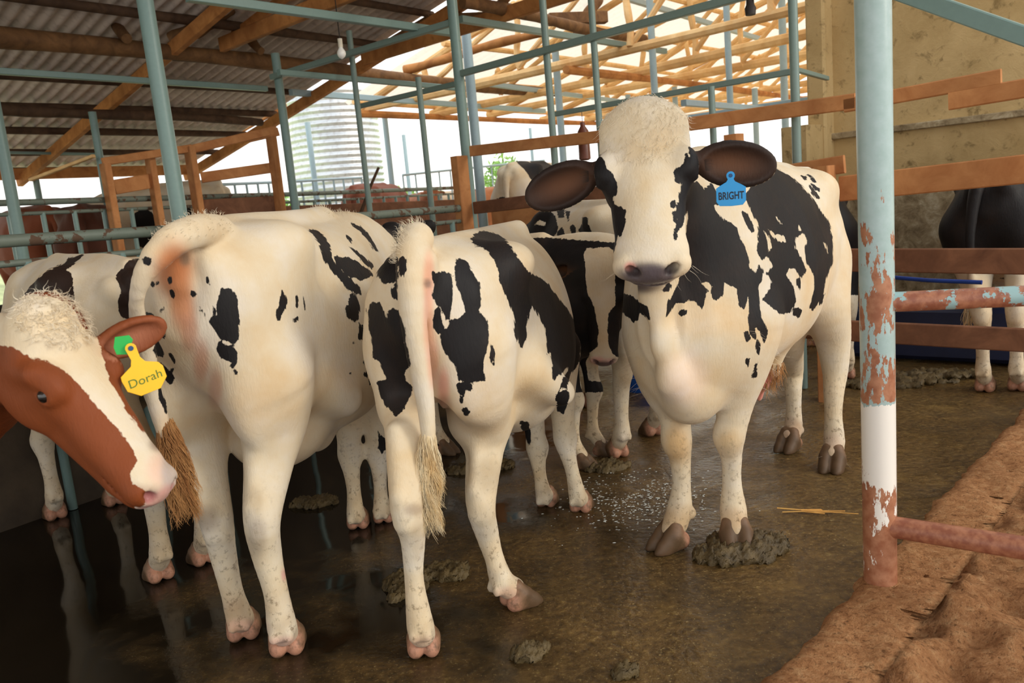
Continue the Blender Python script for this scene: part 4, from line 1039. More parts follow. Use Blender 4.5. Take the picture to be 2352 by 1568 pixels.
polys2 = [c2([(220, 345), (240, 310), (300, 283), (345, 280), (335, 340), (345, 400), (320, 415), (270, 432), (225, 395)]), c2([(347, 290), (365, 277), (392, 285), (385, 350), (368, 405), (348, 380)]), c2([(305, 462), (322, 458), (335, 480), (335, 515), (322, 520), (306, 492)]), c2(disc(327, 442, 8)),
    c2([(165, 600), (172, 560), (195, 540), (230, 552), (255, 590), (278, 645), (290, 590), (305, 575), (340, 600), (365, 650), (378, 700), (375, 760), (385, 810), (400, 860), (408, 900), (382, 940), (370, 970), (385, 1000), (408, 1020), (422, 1080), (390, 1110), (375, 1150), (330, 1197), (285, 1155), (240, 1080), (212, 1000), (232, 1002), (272, 985), (248, 930), (230, 890), (195, 870), (175, 750), (168, 660)]),
    c2([(540, 372), (575, 378), (600, 360), (620, 368), (642, 375), (655, 440), (652, 520), (640, 560), (645, 630), (625, 645), (605, 610), (592, 560), (560, 555), (542, 500), (552, 440), (540, 400)]),
    c2([(552, 582), (575, 572), (592, 640), (600, 690), (570, 718), (548, 690), (545, 640)]),
    c2([(682, 278), (712, 292), (745, 318), (778, 390), (812, 430), (822, 520), (812, 590), (845, 630), (862, 680), (862, 780), (838, 855), (835, 920), (835, 990), (790, 1012), (740, 1008), (690, 992), (680, 930), (665, 890), (618, 835), (595, 770), (590, 715), (635, 690), (642, 640), (680, 635), (735, 598), (712, 500), (682, 440), (668, 345)]),
    c2([(678, 1012), (725, 1005), (772, 1015), (772, 1058), (740, 1050), (722, 1082), (682, 1045)]), c2([(708, 1160), (742, 1145), (760, 1175), (738, 1197)]), c2([(885, 795), (893, 840), (893, 902), (870, 858)]), c2(disc(706, 1112, 6, 14)),
    c2([(765, 175), (790, 148), (835, 132), (900, 142), (955, 178), (1000, 228), (1050, 320), (1100, 370), (1160, 400), (1210, 440), (1300, 560), (1370, 660), (1400, 780), (1390, 880), (1340, 960), (1325, 900), (1300, 940), (1250, 990), (1238, 920), (1230, 820), (1212, 840), (1202, 780), (1198, 690), (1175, 660), (1150, 600), (1118, 562), (1100, 605), (1082, 680), (1085, 750), (1055, 797), (1030, 740), (1015, 620), (975, 520), (935, 420), (920, 350), (880, 265), (840, 220), (790, 212)]),
    c2([(1254, 1075), (1310, 1050), (1330, 1062), (1325, 1110), (1300, 1188), (1272, 1172)]), c2([(1300, 980), (1340, 930), (1322, 1040), (1295, 1035), (1270, 1060)]), c2([(1052, 1235), (1090, 1240), (1112, 1290), (1108, 1370), (1085, 1345), (1068, 1290)])]
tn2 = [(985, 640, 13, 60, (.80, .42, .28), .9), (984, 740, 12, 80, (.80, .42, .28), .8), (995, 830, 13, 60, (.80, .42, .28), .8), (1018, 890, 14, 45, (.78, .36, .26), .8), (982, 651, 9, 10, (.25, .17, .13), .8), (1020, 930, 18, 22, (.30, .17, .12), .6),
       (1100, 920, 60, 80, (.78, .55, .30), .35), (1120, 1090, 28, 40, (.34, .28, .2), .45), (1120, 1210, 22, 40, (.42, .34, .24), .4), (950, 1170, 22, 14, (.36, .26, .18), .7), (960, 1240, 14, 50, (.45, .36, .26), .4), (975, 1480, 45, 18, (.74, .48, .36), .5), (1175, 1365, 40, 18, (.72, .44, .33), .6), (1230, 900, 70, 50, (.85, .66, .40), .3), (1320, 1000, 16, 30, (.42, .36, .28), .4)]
tail2 = [(J(958, 548, -.60), .048), (J(946, 580, -.66), .043), (J(944, 640, -.70), .040), (J(950, 740, -.71), .036), (J(966, 850, -.70), .030), (J(980, 950, -.69), .024), (J(986, 1040, -.69), .019)]
ex2 = [('cone', (J(982, 600, -.655), J(986, 700, -.64), .028, .026), dict(k=.04)), ('cone', (J(986, 700, -.63), J(1015, 880, -.53), .022, .024), dict(k=.05)), ('ell', ((-.28, .0, .62), (.13, .10, .09)), dict(k=.05)),
       ('cone', (J(1018, 900, -.42), J(1020, 930, -.42), .016, .013), dict(k=.01)), ('cone', (J(1036, 905, -.40), J(1037, 928, -.40), .014, .012), dict(k=.01)), ('cone', ((-.26, -.18, .78), (-.10, -.23, .66), .05, .04), dict(k=.08))]
P2 = np.array([.84, .36, .86])
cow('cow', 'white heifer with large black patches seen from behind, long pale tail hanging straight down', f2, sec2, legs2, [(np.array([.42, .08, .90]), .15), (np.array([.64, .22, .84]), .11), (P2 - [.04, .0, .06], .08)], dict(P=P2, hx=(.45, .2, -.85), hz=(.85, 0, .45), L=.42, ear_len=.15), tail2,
    dict(a=J(984, 980, -.69), b=J(980, 1215, -.69), r=.021, n=1500, len=.11, mat=HAIR_PALE, sr=.0016), ex2, vox=.0085, polys=polys2, tints=tn2, s=.95, nexp=2.2, ntop=1.9, hook=(.195, .095), blade=(.10, .045, .13), thigh=(.14, .072, .20), bend=[(-.6, .015), (-.1, .01), (.3, .03), (.65, .12)])

# --- the big young bull facing the camera
f3 = Frame((1.02, 3.28), 218); J = f3.J
a_fl = GL(f3, 1690, 1245)[0]; a_fr = GL(f3, 1545, 1245)[0]; a_hl = GL(f3, 1910, 1068)[0]; a_hr = GL(f3, 1815, 1025)[0]
legs3 = dict(
    fl=[(J(1712, 740, a_fl - .02), .125), (J(1706, 850, a_fl - .01), .078), (J(1690, 930, a_fl), .060), (J(1676, 1000, a_fl + .01), .053), (J(1680, 1052, a_fl), .037), (J(1681, 1108, a_fl - .01), .034), (J(1684, 1170, a_fl), .048), (J(1689, 1210, a_fl + .035), .050)],
    fr=[(J(1508, 760, a_fr - .02), .105), (J(1520, 880, a_fr - .01), .070), (J(1546, 950, a_fr), .054), (J(1556, 1008, a_fr + .01), .050), (J(1563, 1062, a_fr), .037), (J(1565, 1115, a_fr - .01), .034), (J(1560, 1172, a_fr), .046), (J(1545, 1212, a_fr + .03), .048)],
    hl=[(J(1878, 600, -.48), .14), (J(1895, 700, -.42), .105), (J(1912, 775, -.48), .078), (J(1918, 848, a_hl - .06), .056), (J(1915, 900, a_hl - .03), .044), (J(1914, 955, a_hl - .02), .038), (J(1916, 1012, a_hl - .01), .046), (J(1913, 1042, a_hl + .03), .046)],
    hr=[(J(1800, 640, -.48), .16), (J(1808, 720, -.42), .10), (J(1812, 790, -.50), .068), (J(1820, 850, a_hr - .06), .052), (J(1822, 895, a_hr - .03), .040), (J(1823, 940, a_hr - .02), .036), (J(1822, 985, a_hr - .01), .044), (J(1814, 1008, a_hr + .03), .045)])
yc = .02
sec3 = [(-.66, 1.10, .94, .06, .5), (-.63, 1.18, .88, .12, .5), (-.57, 1.25, .80, .175, .55), (-.47, 1.31, .74, .215, .55), (-.33, 1.36, .68, .235, .52), (-.18, 1.375, .64, .255, .50), (.0, 1.385, .61, .29, .46), (.16, 1.40, .60, .30, .46), (.32, 1.43, .59, .275, .42), (.46, 1.44, .57, .255, .42), (.58, 1.40, .55, .235, .40), (.68, 1.32, .56, .195, .40), (.76, 1.20, .62, .16, .45), (.82, 1.05, .72, .08, .5)]
b3 = [(-.6, .01), (-.2, .0), (.3, -.01), (.7, -.02)]
c6 = lambda p: crop(1180, 200, 2.2402, p)
ZH = lambda p: (p[:, 0] > .84) & (p[:, 2] > .98)
ZB = lambda p: ~((p[:, 0] > .86) & (p[:, 2] > .98))
polys3 = [dict(p=c6([(428, 352), (445, 352), (462, 375), (475, 420), (500, 450), (525, 495), (528, 550), (498, 562), (512, 600), (545, 615), (568, 640), (562, 700), (548, 770), (535, 740), (528, 790), (515, 850), (495, 760), (480, 700), (462, 640), (440, 560), (425, 500), (400, 430), (405, 370)]), zone=ZH),
    dict(p=c6([(905, 370), (930, 400), (930, 520), (900, 620), (875, 680), (850, 730), (830, 785), (828, 740), (845, 690), (838, 640), (855, 570), (868, 500), (868, 460), (850, 490), (835, 485), (828, 440), (850, 415), (880, 400), (888, 345)]), zone=ZH),
    dict(p=c6([(805, 592), (828, 586), (830, 612), (808, 618)]), zone=ZH), dict(p=c6([(822, 640), (836, 640), (838, 700), (826, 690)]), zone=ZH), dict(p=c6([(750, 1048), (782, 1028), (800, 1005), (814, 1020), (800, 1048)]), zone=ZH),
    dict(p=c6([(-20, 700), (-20, 280), (395, 300), (402, 400), (425, 470), (432, 560), (400, 700)]), zone=ZH),
    dict(p=c6([(905, 240), (960, 200), (1380, 200), (1380, 620), (1000, 600), (915, 480)]), zone=lambda p: (p[:, 0] > .68) & (p[:, 2] > 1.2) & (p[:, 1] > .12)),
    dict(p=c6([(905, 480), (960, 500), (1005, 560), (1040, 640), (1085, 690), (1120, 700), (1150, 725), (1165, 780), (1190, 830), (1212, 900), (1205, 960), (1200, 1025), (1150, 1030), (1100, 1012), (1080, 1000), (1072, 1060), (1050, 1090), (1030, 1097), (1010, 1055), (990, 1050), (985, 1100), (968, 1142), (940, 1100), (900, 1085), (870, 1110), (835, 1105), (812, 1140), (785, 1185), (795, 1110), (840, 1030), (862, 960), (872, 900), (880, 820), (892, 740)]), zone=ZB),
    c6([(1155, 1042), (1185, 1030), (1202, 1055), (1200, 1110), (1182, 1142), (1162, 1120)]),
    dict(p=c6([(520, 1045), (560, 1062), (620, 1082), (645, 1105), (690, 1130), (697, 1195), (670, 1170), (640, 1150), (638, 1195), (618, 1208), (590, 1180), (555, 1150), (525, 1100)]), zone=ZB),
    c6([(1205, 930), (1225, 935), (1242, 985), (1255, 1050), (1262, 1130), (1268, 1185), (1300, 1225), (1302, 1270), (1290, 1310), (1270, 1260), (1250, 1235), (1215, 1245), (1208, 1190), (1210, 1080)]),
    c6([(1185, 1262), (1205, 1260), (1212, 1290), (1198, 1308)]), c6([(1255, 1300), (1268, 1330), (1262, 1382), (1252, 1350)]), c6([(1188, 1405), (1218, 1388), (1218, 1412), (1205, 1442)]), c6([(1240, 1430), (1260, 1412), (1252, 1450), (1245, 1490), (1228, 1495), (1230, 1460)]), c6([(1212, 1230), (1240, 1245), (1242, 1290), (1220, 1270)]),
    c6([(1168, 638), (1200, 655), (1222, 690), (1240, 735), (1228, 745), (1200, 710)]), c6(disc(868, 1160, 16, 12)),
    c6([(1195, 560), (1240, 480), (1300, 415), (1340, 418), (1380, 440), (1420, 455), (1480, 510), (1530, 570), (1580, 640), (1620, 700), (1640, 770), (1642, 900), (1612, 960), (1598, 1010), (1590, 1070), (1560, 1120), (1540, 1147), (1522, 1130), (1535, 1080), (1550, 1040), (1542, 960), (1510, 900), (1500, 850), (1512, 790), (1495, 745), (1475, 760), (1450, 770), (1450, 830), (1480, 890), (1502, 945), (1480, 978), (1440, 930), (1415, 935), (1398, 965), (1425, 1000), (1442, 1040), (1452, 1100), (1420, 1158), (1375, 1168), (1340, 1140), (1305, 1110), (1285, 1092), (1310, 1060), (1330, 1000), (1300, 960), (1335, 920), (1300, 865), (1330, 820), (1310, 760), (1260, 705), (1225, 640)]),
    c6([(1250, 690), (1272, 720), (1295, 770), (1312, 840), (1300, 870), (1278, 885), (1262, 840), (1262, 770)]), c6([(1440, 1142), (1468, 1138), (1482, 1152), (1468, 1180), (1442, 1172)]), c6([(1452, 985), (1470, 980), (1480, 1020), (1470, 1042), (1452, 1015)]),
    c6([(1262, 920), (1280, 950), (1272, 990), (1252, 1010), (1250, 960)]), c6([(1478, 455), (1508, 458), (1505, 475), (1490, 478)]), c6([(1515, 452), (1540, 465), (1560, 492), (1540, 488)]), c6([(1522, 508), (1545, 530), (1570, 568), (1560, 572), (1535, 540)]), c6([(1540, 500), (1572, 520), (1572, 535), (1550, 520)]), c6([(1572, 1090), (1600, 1062), (1590, 1100), (1575, 1120)])]
cuts3 = [c6([(1348, 668), (1372, 685), (1392, 712), (1372, 705)]), c6([(1305, 728), (1345, 755), (1400, 765), (1402, 800), (1375, 800), (1345, 780)]), c6([(1580, 782), (1605, 800), (1622, 860), (1605, 855)]), c6([(1462, 700), (1480, 735), (1470, 740)]), c6([(965, 1010), (1000, 1000), (1020, 1030), (1010, 1050)])]
# camera-ward direction seen from the bull's head
hx3 = (.555, .295, -.775); hz3 = (.68, .365, .63)
P3 = J(1476, 262, .94)
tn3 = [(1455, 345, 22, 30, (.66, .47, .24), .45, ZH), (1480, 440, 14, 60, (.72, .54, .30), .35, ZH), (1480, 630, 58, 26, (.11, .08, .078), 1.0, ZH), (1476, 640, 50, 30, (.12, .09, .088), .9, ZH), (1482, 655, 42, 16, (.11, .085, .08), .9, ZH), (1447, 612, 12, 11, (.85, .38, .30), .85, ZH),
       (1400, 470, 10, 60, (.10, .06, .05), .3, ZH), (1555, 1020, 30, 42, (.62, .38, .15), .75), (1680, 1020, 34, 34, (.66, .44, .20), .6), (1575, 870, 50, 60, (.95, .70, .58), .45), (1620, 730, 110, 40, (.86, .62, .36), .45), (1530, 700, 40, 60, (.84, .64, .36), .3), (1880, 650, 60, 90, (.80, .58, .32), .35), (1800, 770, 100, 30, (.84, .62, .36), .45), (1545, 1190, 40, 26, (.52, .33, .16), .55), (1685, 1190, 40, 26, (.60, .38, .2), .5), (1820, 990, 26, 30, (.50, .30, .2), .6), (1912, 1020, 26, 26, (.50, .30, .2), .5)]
ex3 = [('cone', (J(1494, 610, .93), J(1502, 690, .88), .050, .042), dict(k=.08)), ('cone', (J(1502, 690, .88), J(1522, 790, .86), .040, .038), dict(k=.05, sq=((0, 1, 0), 1.5))), ('cone', (J(1522, 790, .86), J(1545, 870, .82), .038, .045), dict(k=.05, sq=((0, 1, 0), 1.5))), ('cone', (J(1545, 870, .82), J(1582, 925, .72), .045, .050), dict(k=.06)),
       ('cone', (J(1590, 900, .68), J(1600, 800, .60), .085, .15), dict(k=.10)), ('ell', (J(1640, 770, .60), (.12, .13, .16)), dict(k=.08)), ('ell', (J(1515, 745, .58), (.12, .085, .15)), dict(k=.08)), ('cone', (J(1760, 780, .12), J(1772, 850, .12), .075, .035), dict(k=.05)), ('cone', (J(1758, 850, .13), J(1754, 880, .13), .026, .028), dict(k=.02)), ('cone', (J(1752, 880, .13), J(1744, 915, .13), .016, .012), dict(k=.01))]
tn3 += [(1755, 868, 22, 26, (.85, .26, .22), .95, lambda p: np.abs(p[:, 0] - .13) < .07), (1745, 905, 12, 18, (.85, .30, .26), .95, lambda p: np.abs(p[:, 0] - .13) < .07), (1768, 825, 24, 28, (.66, .46, .22), .7, lambda p: np.abs(p[:, 0] - .12) < .09)]
nk3 = [(np.array([.42, -.03, 1.10]), .27), (np.array([.62, -.02, 1.17]), .225), (np.array([.78, .0, 1.25]), .165), (np.array(P3) - [.06, .0, .12], .115)]
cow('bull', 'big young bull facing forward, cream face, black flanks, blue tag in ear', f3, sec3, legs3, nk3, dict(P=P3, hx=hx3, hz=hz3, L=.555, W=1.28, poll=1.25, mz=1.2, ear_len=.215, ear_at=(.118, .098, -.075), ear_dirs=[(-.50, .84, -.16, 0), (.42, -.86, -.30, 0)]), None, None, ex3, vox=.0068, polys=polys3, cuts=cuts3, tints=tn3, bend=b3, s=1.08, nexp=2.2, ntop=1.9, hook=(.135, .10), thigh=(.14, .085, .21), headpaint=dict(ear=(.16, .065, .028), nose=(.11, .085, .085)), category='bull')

# --- black heifer with a white blaze looking out between heifer and bull
f4 = Frame((-.02, 4.12), 122); J = f4.J
d3 = PD(1386, 590, 3.72); P4 = f4.R @ (d3 - f4.o); tip = f4.R @ (PD(1386, 850, 3.58) - f4.o); hx4 = tip - P4
toc = f4.R @ np.array([-.15, -1, 0.0]); c2l = lambda p: crop(780, 480, 2.5286, p)
blz = c2l([(1415, 270), (1440, 225), (1560, 215), (1600, 240), (1605, 560), (1568, 600), (1558, 700), (1565, 790), (1585, 835), (1622, 860), (1640, 1000), (1440, 1000), (1430, 880), (1450, 832), (1490, 800), (1502, 700), (1482, 600), (1470, 550), (1432, 470), (1422, 380)])
cow('cow', 'black heifer with a broad white blaze looking out between the heifers and the bull', f4, default_sections(.82, .85, 1.14), default_legs(.85), [(np.array([.5, 0, .92]), .17), (np.array([.62, -.0, .96]) * .5 + P4 * .5, .13), (P4 - np.array(toc) * -.0 + [-.05, 0, -.06], .10)],
    dict(P=P4, hx=hx4, hz=np.array(toc) + [0, 0, .2], L=.50, W=1.0, ear_dirs=[(.0, 1, -.15), (.0, -1, -.15)], ear_len=.16), [((-.54, 0, 1.04), .04), ((-.60, 0, .8), .03), ((-.60, 0, .5), .02)], None, None, vox=.010, base=WHITE, dark=BLACKC,
    polys=[[(1228, 545), (1450, 560), (1450, 900), (1180, 900), (1185, 620), (1200, 590)]], cuts=[blz], blobs=[((.3, 0, .9), .42), ((.9, 0, .8), .4)], s=.82, top=1.14, headpaint=dict(nose=(.16, .10, .09), nostril=(.1, .05, .05)),
    tints=[(1372, 828, 18, 9, (.80, .42, .34), .9), (1400, 832, 14, 9, (.78, .42, .34), .7), (1400, 600, 40, 60, (.86, .70, .48), .4)])

# --- spotted cow standing behind, its back showing between heifer and bull
f5 = Frame((.57, 4.86), -22); J = f5.J
q1_, q2_, q3_, q4_ = GL(f5, 1420, 1048), GL(f5, 1500, 998), GL(f5, 1325, 945), GL(f5, 1347, 935)
L5 = default_legs(1.02)
def put_leg(L, key, q, dx=0):
    d = np.array([q[0], q[1], 0]) - np.array([L[key][-1][0][0], L[key][-1][0][1], 0])
    n = len(L[key]); L[key] = [(tuple(np.array(p) + d * min(1, (i / 3.0))), r) for i, (p, r) in enumerate(L[key])]
put_leg(L5, 'hl', q1_); put_leg(L5, 'hr', q2_); put_leg(L5, 'fl', q3_ + [0, .02, 0]); put_leg(L5, 'fr', q4_ - [0, .03, 0])
polys5 = [c2l([(880, 105), (885, 60), (950, 30), (985, 38), (975, 85), (935, 120), (882, 127)]), c2l([(788, 95), (805, 82), (832, 80), (836, 118), (805, 122)]), c2l([(925, 128), (1000, 62), (1050, 20), (1100, 8), (1200, -8), (1250, 40), (1268, 110), (1232, 182), (1170, 165), (1080, 132), (1000, 118)]),
    c2l([(1265, 130), (1290, 108), (1312, 155), (1298, 205), (1268, 180)]), c2l([(1340, 105), (1358, 88), (1372, 125), (1365, 160), (1345, 138)]), c2l([(1412, 48), (1438, 50), (1440, 88), (1462, 130), (1452, 198), (1412, 182), (1388, 125), (1408, 92)]), c2l([(1262, 2), (1305, -5), (1305, 50), (1272, 52)]), c2l([(1308, 8), (1337, 15), (1328, 72)])]
cow('cow', 'spotted cow whose back shows behind the blazed heifer, dirty grey hind leg', f5, default_sections(1.02, 1.0, 1.28), L5, [(np.array([.58, .03, 1.02]), .18), (np.array([.80, .10, 1.02]), .13), (np.array([1.0, .18, .95]), .09)],
    dict(P=(1.06, .2, .98), hx=(.7, .2, -.7), hz=(.7, 0, .7), L=.46, ear_len=.15), [((-.64, 0, 1.18), .04), ((-.70, 0, .9), .03), ((-.70, 0, .55), .02)], dict(a=(-.7, 0, .6), b=(-.7, 0, .4), r=.03, n=120, len=.14, mat=HAIR_TAN), None, vox=.012,
    polys=polys5, cuts=[c2l([(1120, 98), (1160, 62), (1202, 78), (1190, 102), (1150, 92)])], blobs=[((-.1, .26, .95), .16), ((.35, .2, 1.1), .12)], dirt=[((-.5, .13, .5), .35, (.30, .24, .17), .75), ((-.5, -.13, .5), .3, (.34, .26, .18), .6)])

# --- dark brown and white cow behind the cream heifer at left
f6 = Frame((-1.80, 3.45), -43); J = f6.J
q1_, q2_, q3_, q4_ = GL(f6, 370, 1330), GL(f6, 470, 1292), GL(f6, 130, 1190), GL(f6, 265, 1158)
L6 = default_legs(.98)
put_leg(L6, 'hl', q1_); put_leg(L6, 'hr', q2_); put_leg(L6, 'fl', q3_); put_leg(L6, 'fr', q4_)
c0 = lambda p: crop(0, 0, 2.24, p)
polys6 = [c0([(60, 1640), (110, 1530), (190, 1440), (250, 1390), (330, 1355), (350, 1330), (425, 1310), (395, 1345), (345, 1388), (362, 1400), (375, 1470), (382, 1560), (375, 1640), (250, 1700), (60, 1760)]), c0([(598, 1432), (612, 1405), (640, 1385), (665, 1340), (730, 1330), (730, 1640), (640, 1640), (610, 1600), (612, 1550), (632, 1500)])]
cow('cow', 'dark brown and white cow half hidden behind the cream heifer and the red calf head', f6, default_sections(.98, 1.0, 1.25), L6, [(np.array([.56, 0, 1.0]), .17), (np.array([.80, 0, .88]), .13), (np.array([.98, .0, .74]), .09)],
    dict(P=(1.02, 0, .74), hx=(.35, 0, -.94), hz=(.94, 0, .35), L=.44, ear_len=.15), [((-.64, 0, 1.15), .04), ((-.70, 0, .9), .03), ((-.70, 0, .55), .02)], None, None, vox=.011, dark=(.028, .016, .012), polys=polys6, blobs=[((.5, .1, 1.0), .3)],
    dirt=[((-.45, .1, .62), .28, (.30, .24, .16), .7), ((-.45, .13, .2), .25, (.36, .28, .2), .6), ((-.2, .1, .6), .2, (.38, .33, .26), .5)], headpaint=dict(nose=(.1, .08, .07)))

# --- red and white calf's head close at the left edge
f7 = Frame((-2.06, 1.86), 88)
P7 = f7.R @ (PD(112, 716, 1.70) - f7.o); m7 = f7.R @ (PD(352, 1042, 1.64) - f7.o); hx7 = m7 - P7
hz7 = f7.R @ np.array([.80, -.30, .55]); hz7 = hz7
c5 = lambda p: crop(0, 650, 1.709, p)
whites7 = [c5([(-60, 240), (-60, 60), (60, 60), (130, 40), (260, 60), (330, 170), (385, 215), (412, 290), (432, 370), (472, 450), (522, 530), (592, 610), (640, 650), (700, 680), (760, 760), (700, 830), (640, 830), (570, 825), (520, 792), (512, 745), (540, 692), (512, 640), (470, 580), (425, 535), (385, 495), (352, 462), (300, 392), (250, 350), (180, 312), (110, 292), (50, 255)]),
    c5([(18, 728), (45, 742), (72, 768), (120, 765), (180, 775), (240, 782), (300, 800), (390, 822), (300, 840), (200, 800), (150, 800), (110, 850), (60, 900), (0, 960), (-40, 1000), (-40, 900), (10, 860), (50, 810)])]
cow('calf', 'red brown calf with white blaze at left edge, yellow tag in its ear', f7, default_sections(.92, .95, 1.18), default_legs(.9), [(np.array([.50, 0, .95]), .17), (np.array([.74, .02, .97]), .13), (P7 - [.20, -.05, .10], .105), (P7 - [.07, -.03, .10], .095)],
    dict(P=P7, hx=hx7, hz=hz7, L=.46, W=1.0, ear_at=(.105, .088, -.06), ear_len=.175, ear_dirs=[f7.R @ np.array([.84, .40, .36]) if False else tuple(f7.R @ np.array([.88, .30, .30])) + (0,), tuple(f7.R @ np.array([-.80, .62, .12])) + (0,)]),
    [((-.58, 0, 1.05), .04), ((-.62, 0, .8), .03), ((-.62, 0, .5), .02)], None, None, vox=.0068, base=WHITE, dark=REDC, polys=[[(-900, -200), (1200, -200), (1200, 1500), (-900, 1500)]], cuts=whites7, blobs=[((0, 0, .9), .9), ((.9, 0, .9), .8)], s=.92, top=1.18,
    tints=[(372, 1078, 34, 40, (.80, .46, .36), .55), (390, 1085, 20, 50, (.45, .38, .33), .8), (365, 1020, 22, 16, (.20, .10, .06), .7), (300, 1130, 90, 18, (.34, .17, .10), .5), (100, 740, 90, 25, (.86, .68, .42), .5)],
    headpaint=dict(nose=(.62, .34, .27), nostril=(.35, .10, .10), lid=(.62, .36, .28), ear=(.62, .26, .16)), category='calf')

# --- dark cow beyond the timber fence at the right edge
f8 = Frame((3.14, 4.99), 42)
L8 = default_legs(1.0); q1_, q2_ = GL(f8, 2262, 898), GL(f8, 2338, 896)
put_leg(L8, 'hl', q1_); put_leg(L8, 'hr', q2_)
cow('cow', 'black cow with dirty white legs beyond the fence at the right edge', f8, default_sections(1.0, 1.0, 1.30), L8, [(np.array([.58, 0, 1.05]), .18), (np.array([.80, 0, .95]), .13), (np.array([.96, 0, .84]), .09)], dict(P=(1.0, 0, .84), hx=(.4, 0, -.9), hz=(.9, 0, .4), L=.45, ear_len=.15),
    [((-.60, .02, 1.22), .04), ((-.69, .05, 1.15), .036), ((-.73, .07, .9), .026), ((-.72, .06, .6), .02)], dict(a=(-.72, .06, .62), b=(-.72, .06, .36), r=.025, n=120, len=.14, mat=HAIR_PALE), None, vox=.012, blobs=[((-.45, 0, 1.12), .38), ((-.1, 0, 1.1), .42), ((.4, 0, 1.1), .45), ((.9, 0, .8), .5), ((-.72, .07, 1.0), .2)],
    dirt=[((-.45, 0, .75), .3, (.40, .33, .24), .7), ((-.5, .1, .2), .25, (.6, .45, .3), .5)])
# --- black cow behind the bull's rump
f9 = Frame((2.12, 5.75), 12)
L9 = default_legs(1.0); put_leg(L9, 'hr', GL(f9, 1945, 868))
cow('cow', 'black cow hidden behind the bull, only rump edge, tan tail tuft and foot showing', f9, default_sections(1.0, 1.0, 1.26), L9, [(np.array([.58, 0, 1.02]), .18), (np.array([.80, 0, .9]), .13), (np.array([.96, 0, .8]), .09)], dict(P=(1.0, 0, .8), hx=(.4, 0, -.9), hz=(.9, 0, .4), L=.45, ear_len=.15),
    [((-.60, .05, 1.18), .04), ((-.69, .10, 1.1), .036), ((-.74, .12, .8), .026), ((-.74, .12, .62), .02)], dict(a=(-.74, .12, .66), b=(-.74, .12, .28), r=.05, n=260, len=.18, mat=HAIR_TAN, sr=.003), None, vox=.014, blobs=[((-.45, 0, 1.0), .5), ((0, 0, 1.0), .5), ((.4, 0, 1.0), .45), ((.9, 0, .8), .5)])

# --- cattle in the far pens: one shape, turned and coloured individually
def far_cow(label, px, Y, az, base, dark, blobs, z=SLAB, s=1.0, head_up=False, name='cow', top=1.32, vox=.022):
    p = PD(px, 500, Y); f = Frame((p[0], p[1]), az); f.o[2] = z
    P = np.array([1.02, 0, 1.34]) * s if head_up else np.array([1.02, .05, 1.0]) * s
    return cow(name, label, f, default_sections(s, 1.05, top * s), default_legs(s), [(np.array([.55, 0, 1.05]) * s, .19 * s), (np.array([.80, 0, 1.08 if not head_up else 1.25]) * s, .14 * s), (P - [.05, 0, .08], .09 * s)],
        dict(P=P, hx=(.75, 0, -.66), hz=(.66, 0, .75), L=.46 * s, ear_len=.16), [((-.60 * s, 0, 1.22 * s), .04), ((-.69 * s, .0, 1.12 * s), .036), ((-.72 * s, .0, .8 * s), .026), ((-.72 * s, .0, .45 * s), .03)], None, None, vox=vox, base=base, dark=dark, blobs=blobs, s=s, top=top * s)
RB = (.20, .055, .022)
far_cow('red brown cow behind the pipe fences near the left edge', 62, 9.5, -50, RB, DBROWN, [], s=1.08, vox=.018)
far_cow('dark brown cow with pale rear patch seen from behind at left', 200, 8.4, -22, (.10, .034, .018), DBROWN, [((.3, 0, 1.2), .4)], s=1.02, vox=.018)
far_cow('black and white cow side on behind the pipe fence', 385, 10.0, -84, WHITE, BLACKC, [((-.35, .1, 1.05), .26), ((.12, .2, 1.05), .22), ((.5, .1, 1.1), .2), ((-.6, 0, .9), .2), ((.95, 0, 1.1), .2), ((.0, .1, 1.3), .12)], s=1.2, vox=.018)
far_cow('dark cow furthest back behind the wooden gate', 350, 11.0, -60, DBROWN, BLACKC, [], s=1.12, head_up=True)
far_cow('red cow seen from behind below the tank, left of two', 866, 12.3, 20, (.26, .085, .05), DBROWN, [], s=1.1)
far_cow('red brown cow with raised head right of the tank', 965, 13.9, 160, (.30, .10, .04), DBROWN, [], s=.98, head_up=True)
far_cow('pale tan cow side on in the far pen', 1040, 15.6, 80, (.62, .46, .30), (.22, .08, .04), [((.5, 0, 1.0), .25)], s=1.0)
far_cow('orange brown cow just right of the centre post', 1145, 14.4, 30, (.50, .20, .09), DBROWN, [], s=.98)
far_cow('black and white cow rump left of the bull ear', 1232, 9.4, 25, WHITE, BLACKC, [((-.35, -.12, 1.2), .24), ((.1, -.1, 1.2), .3), ((-.6, .1, .9), .15)], s=1.08)
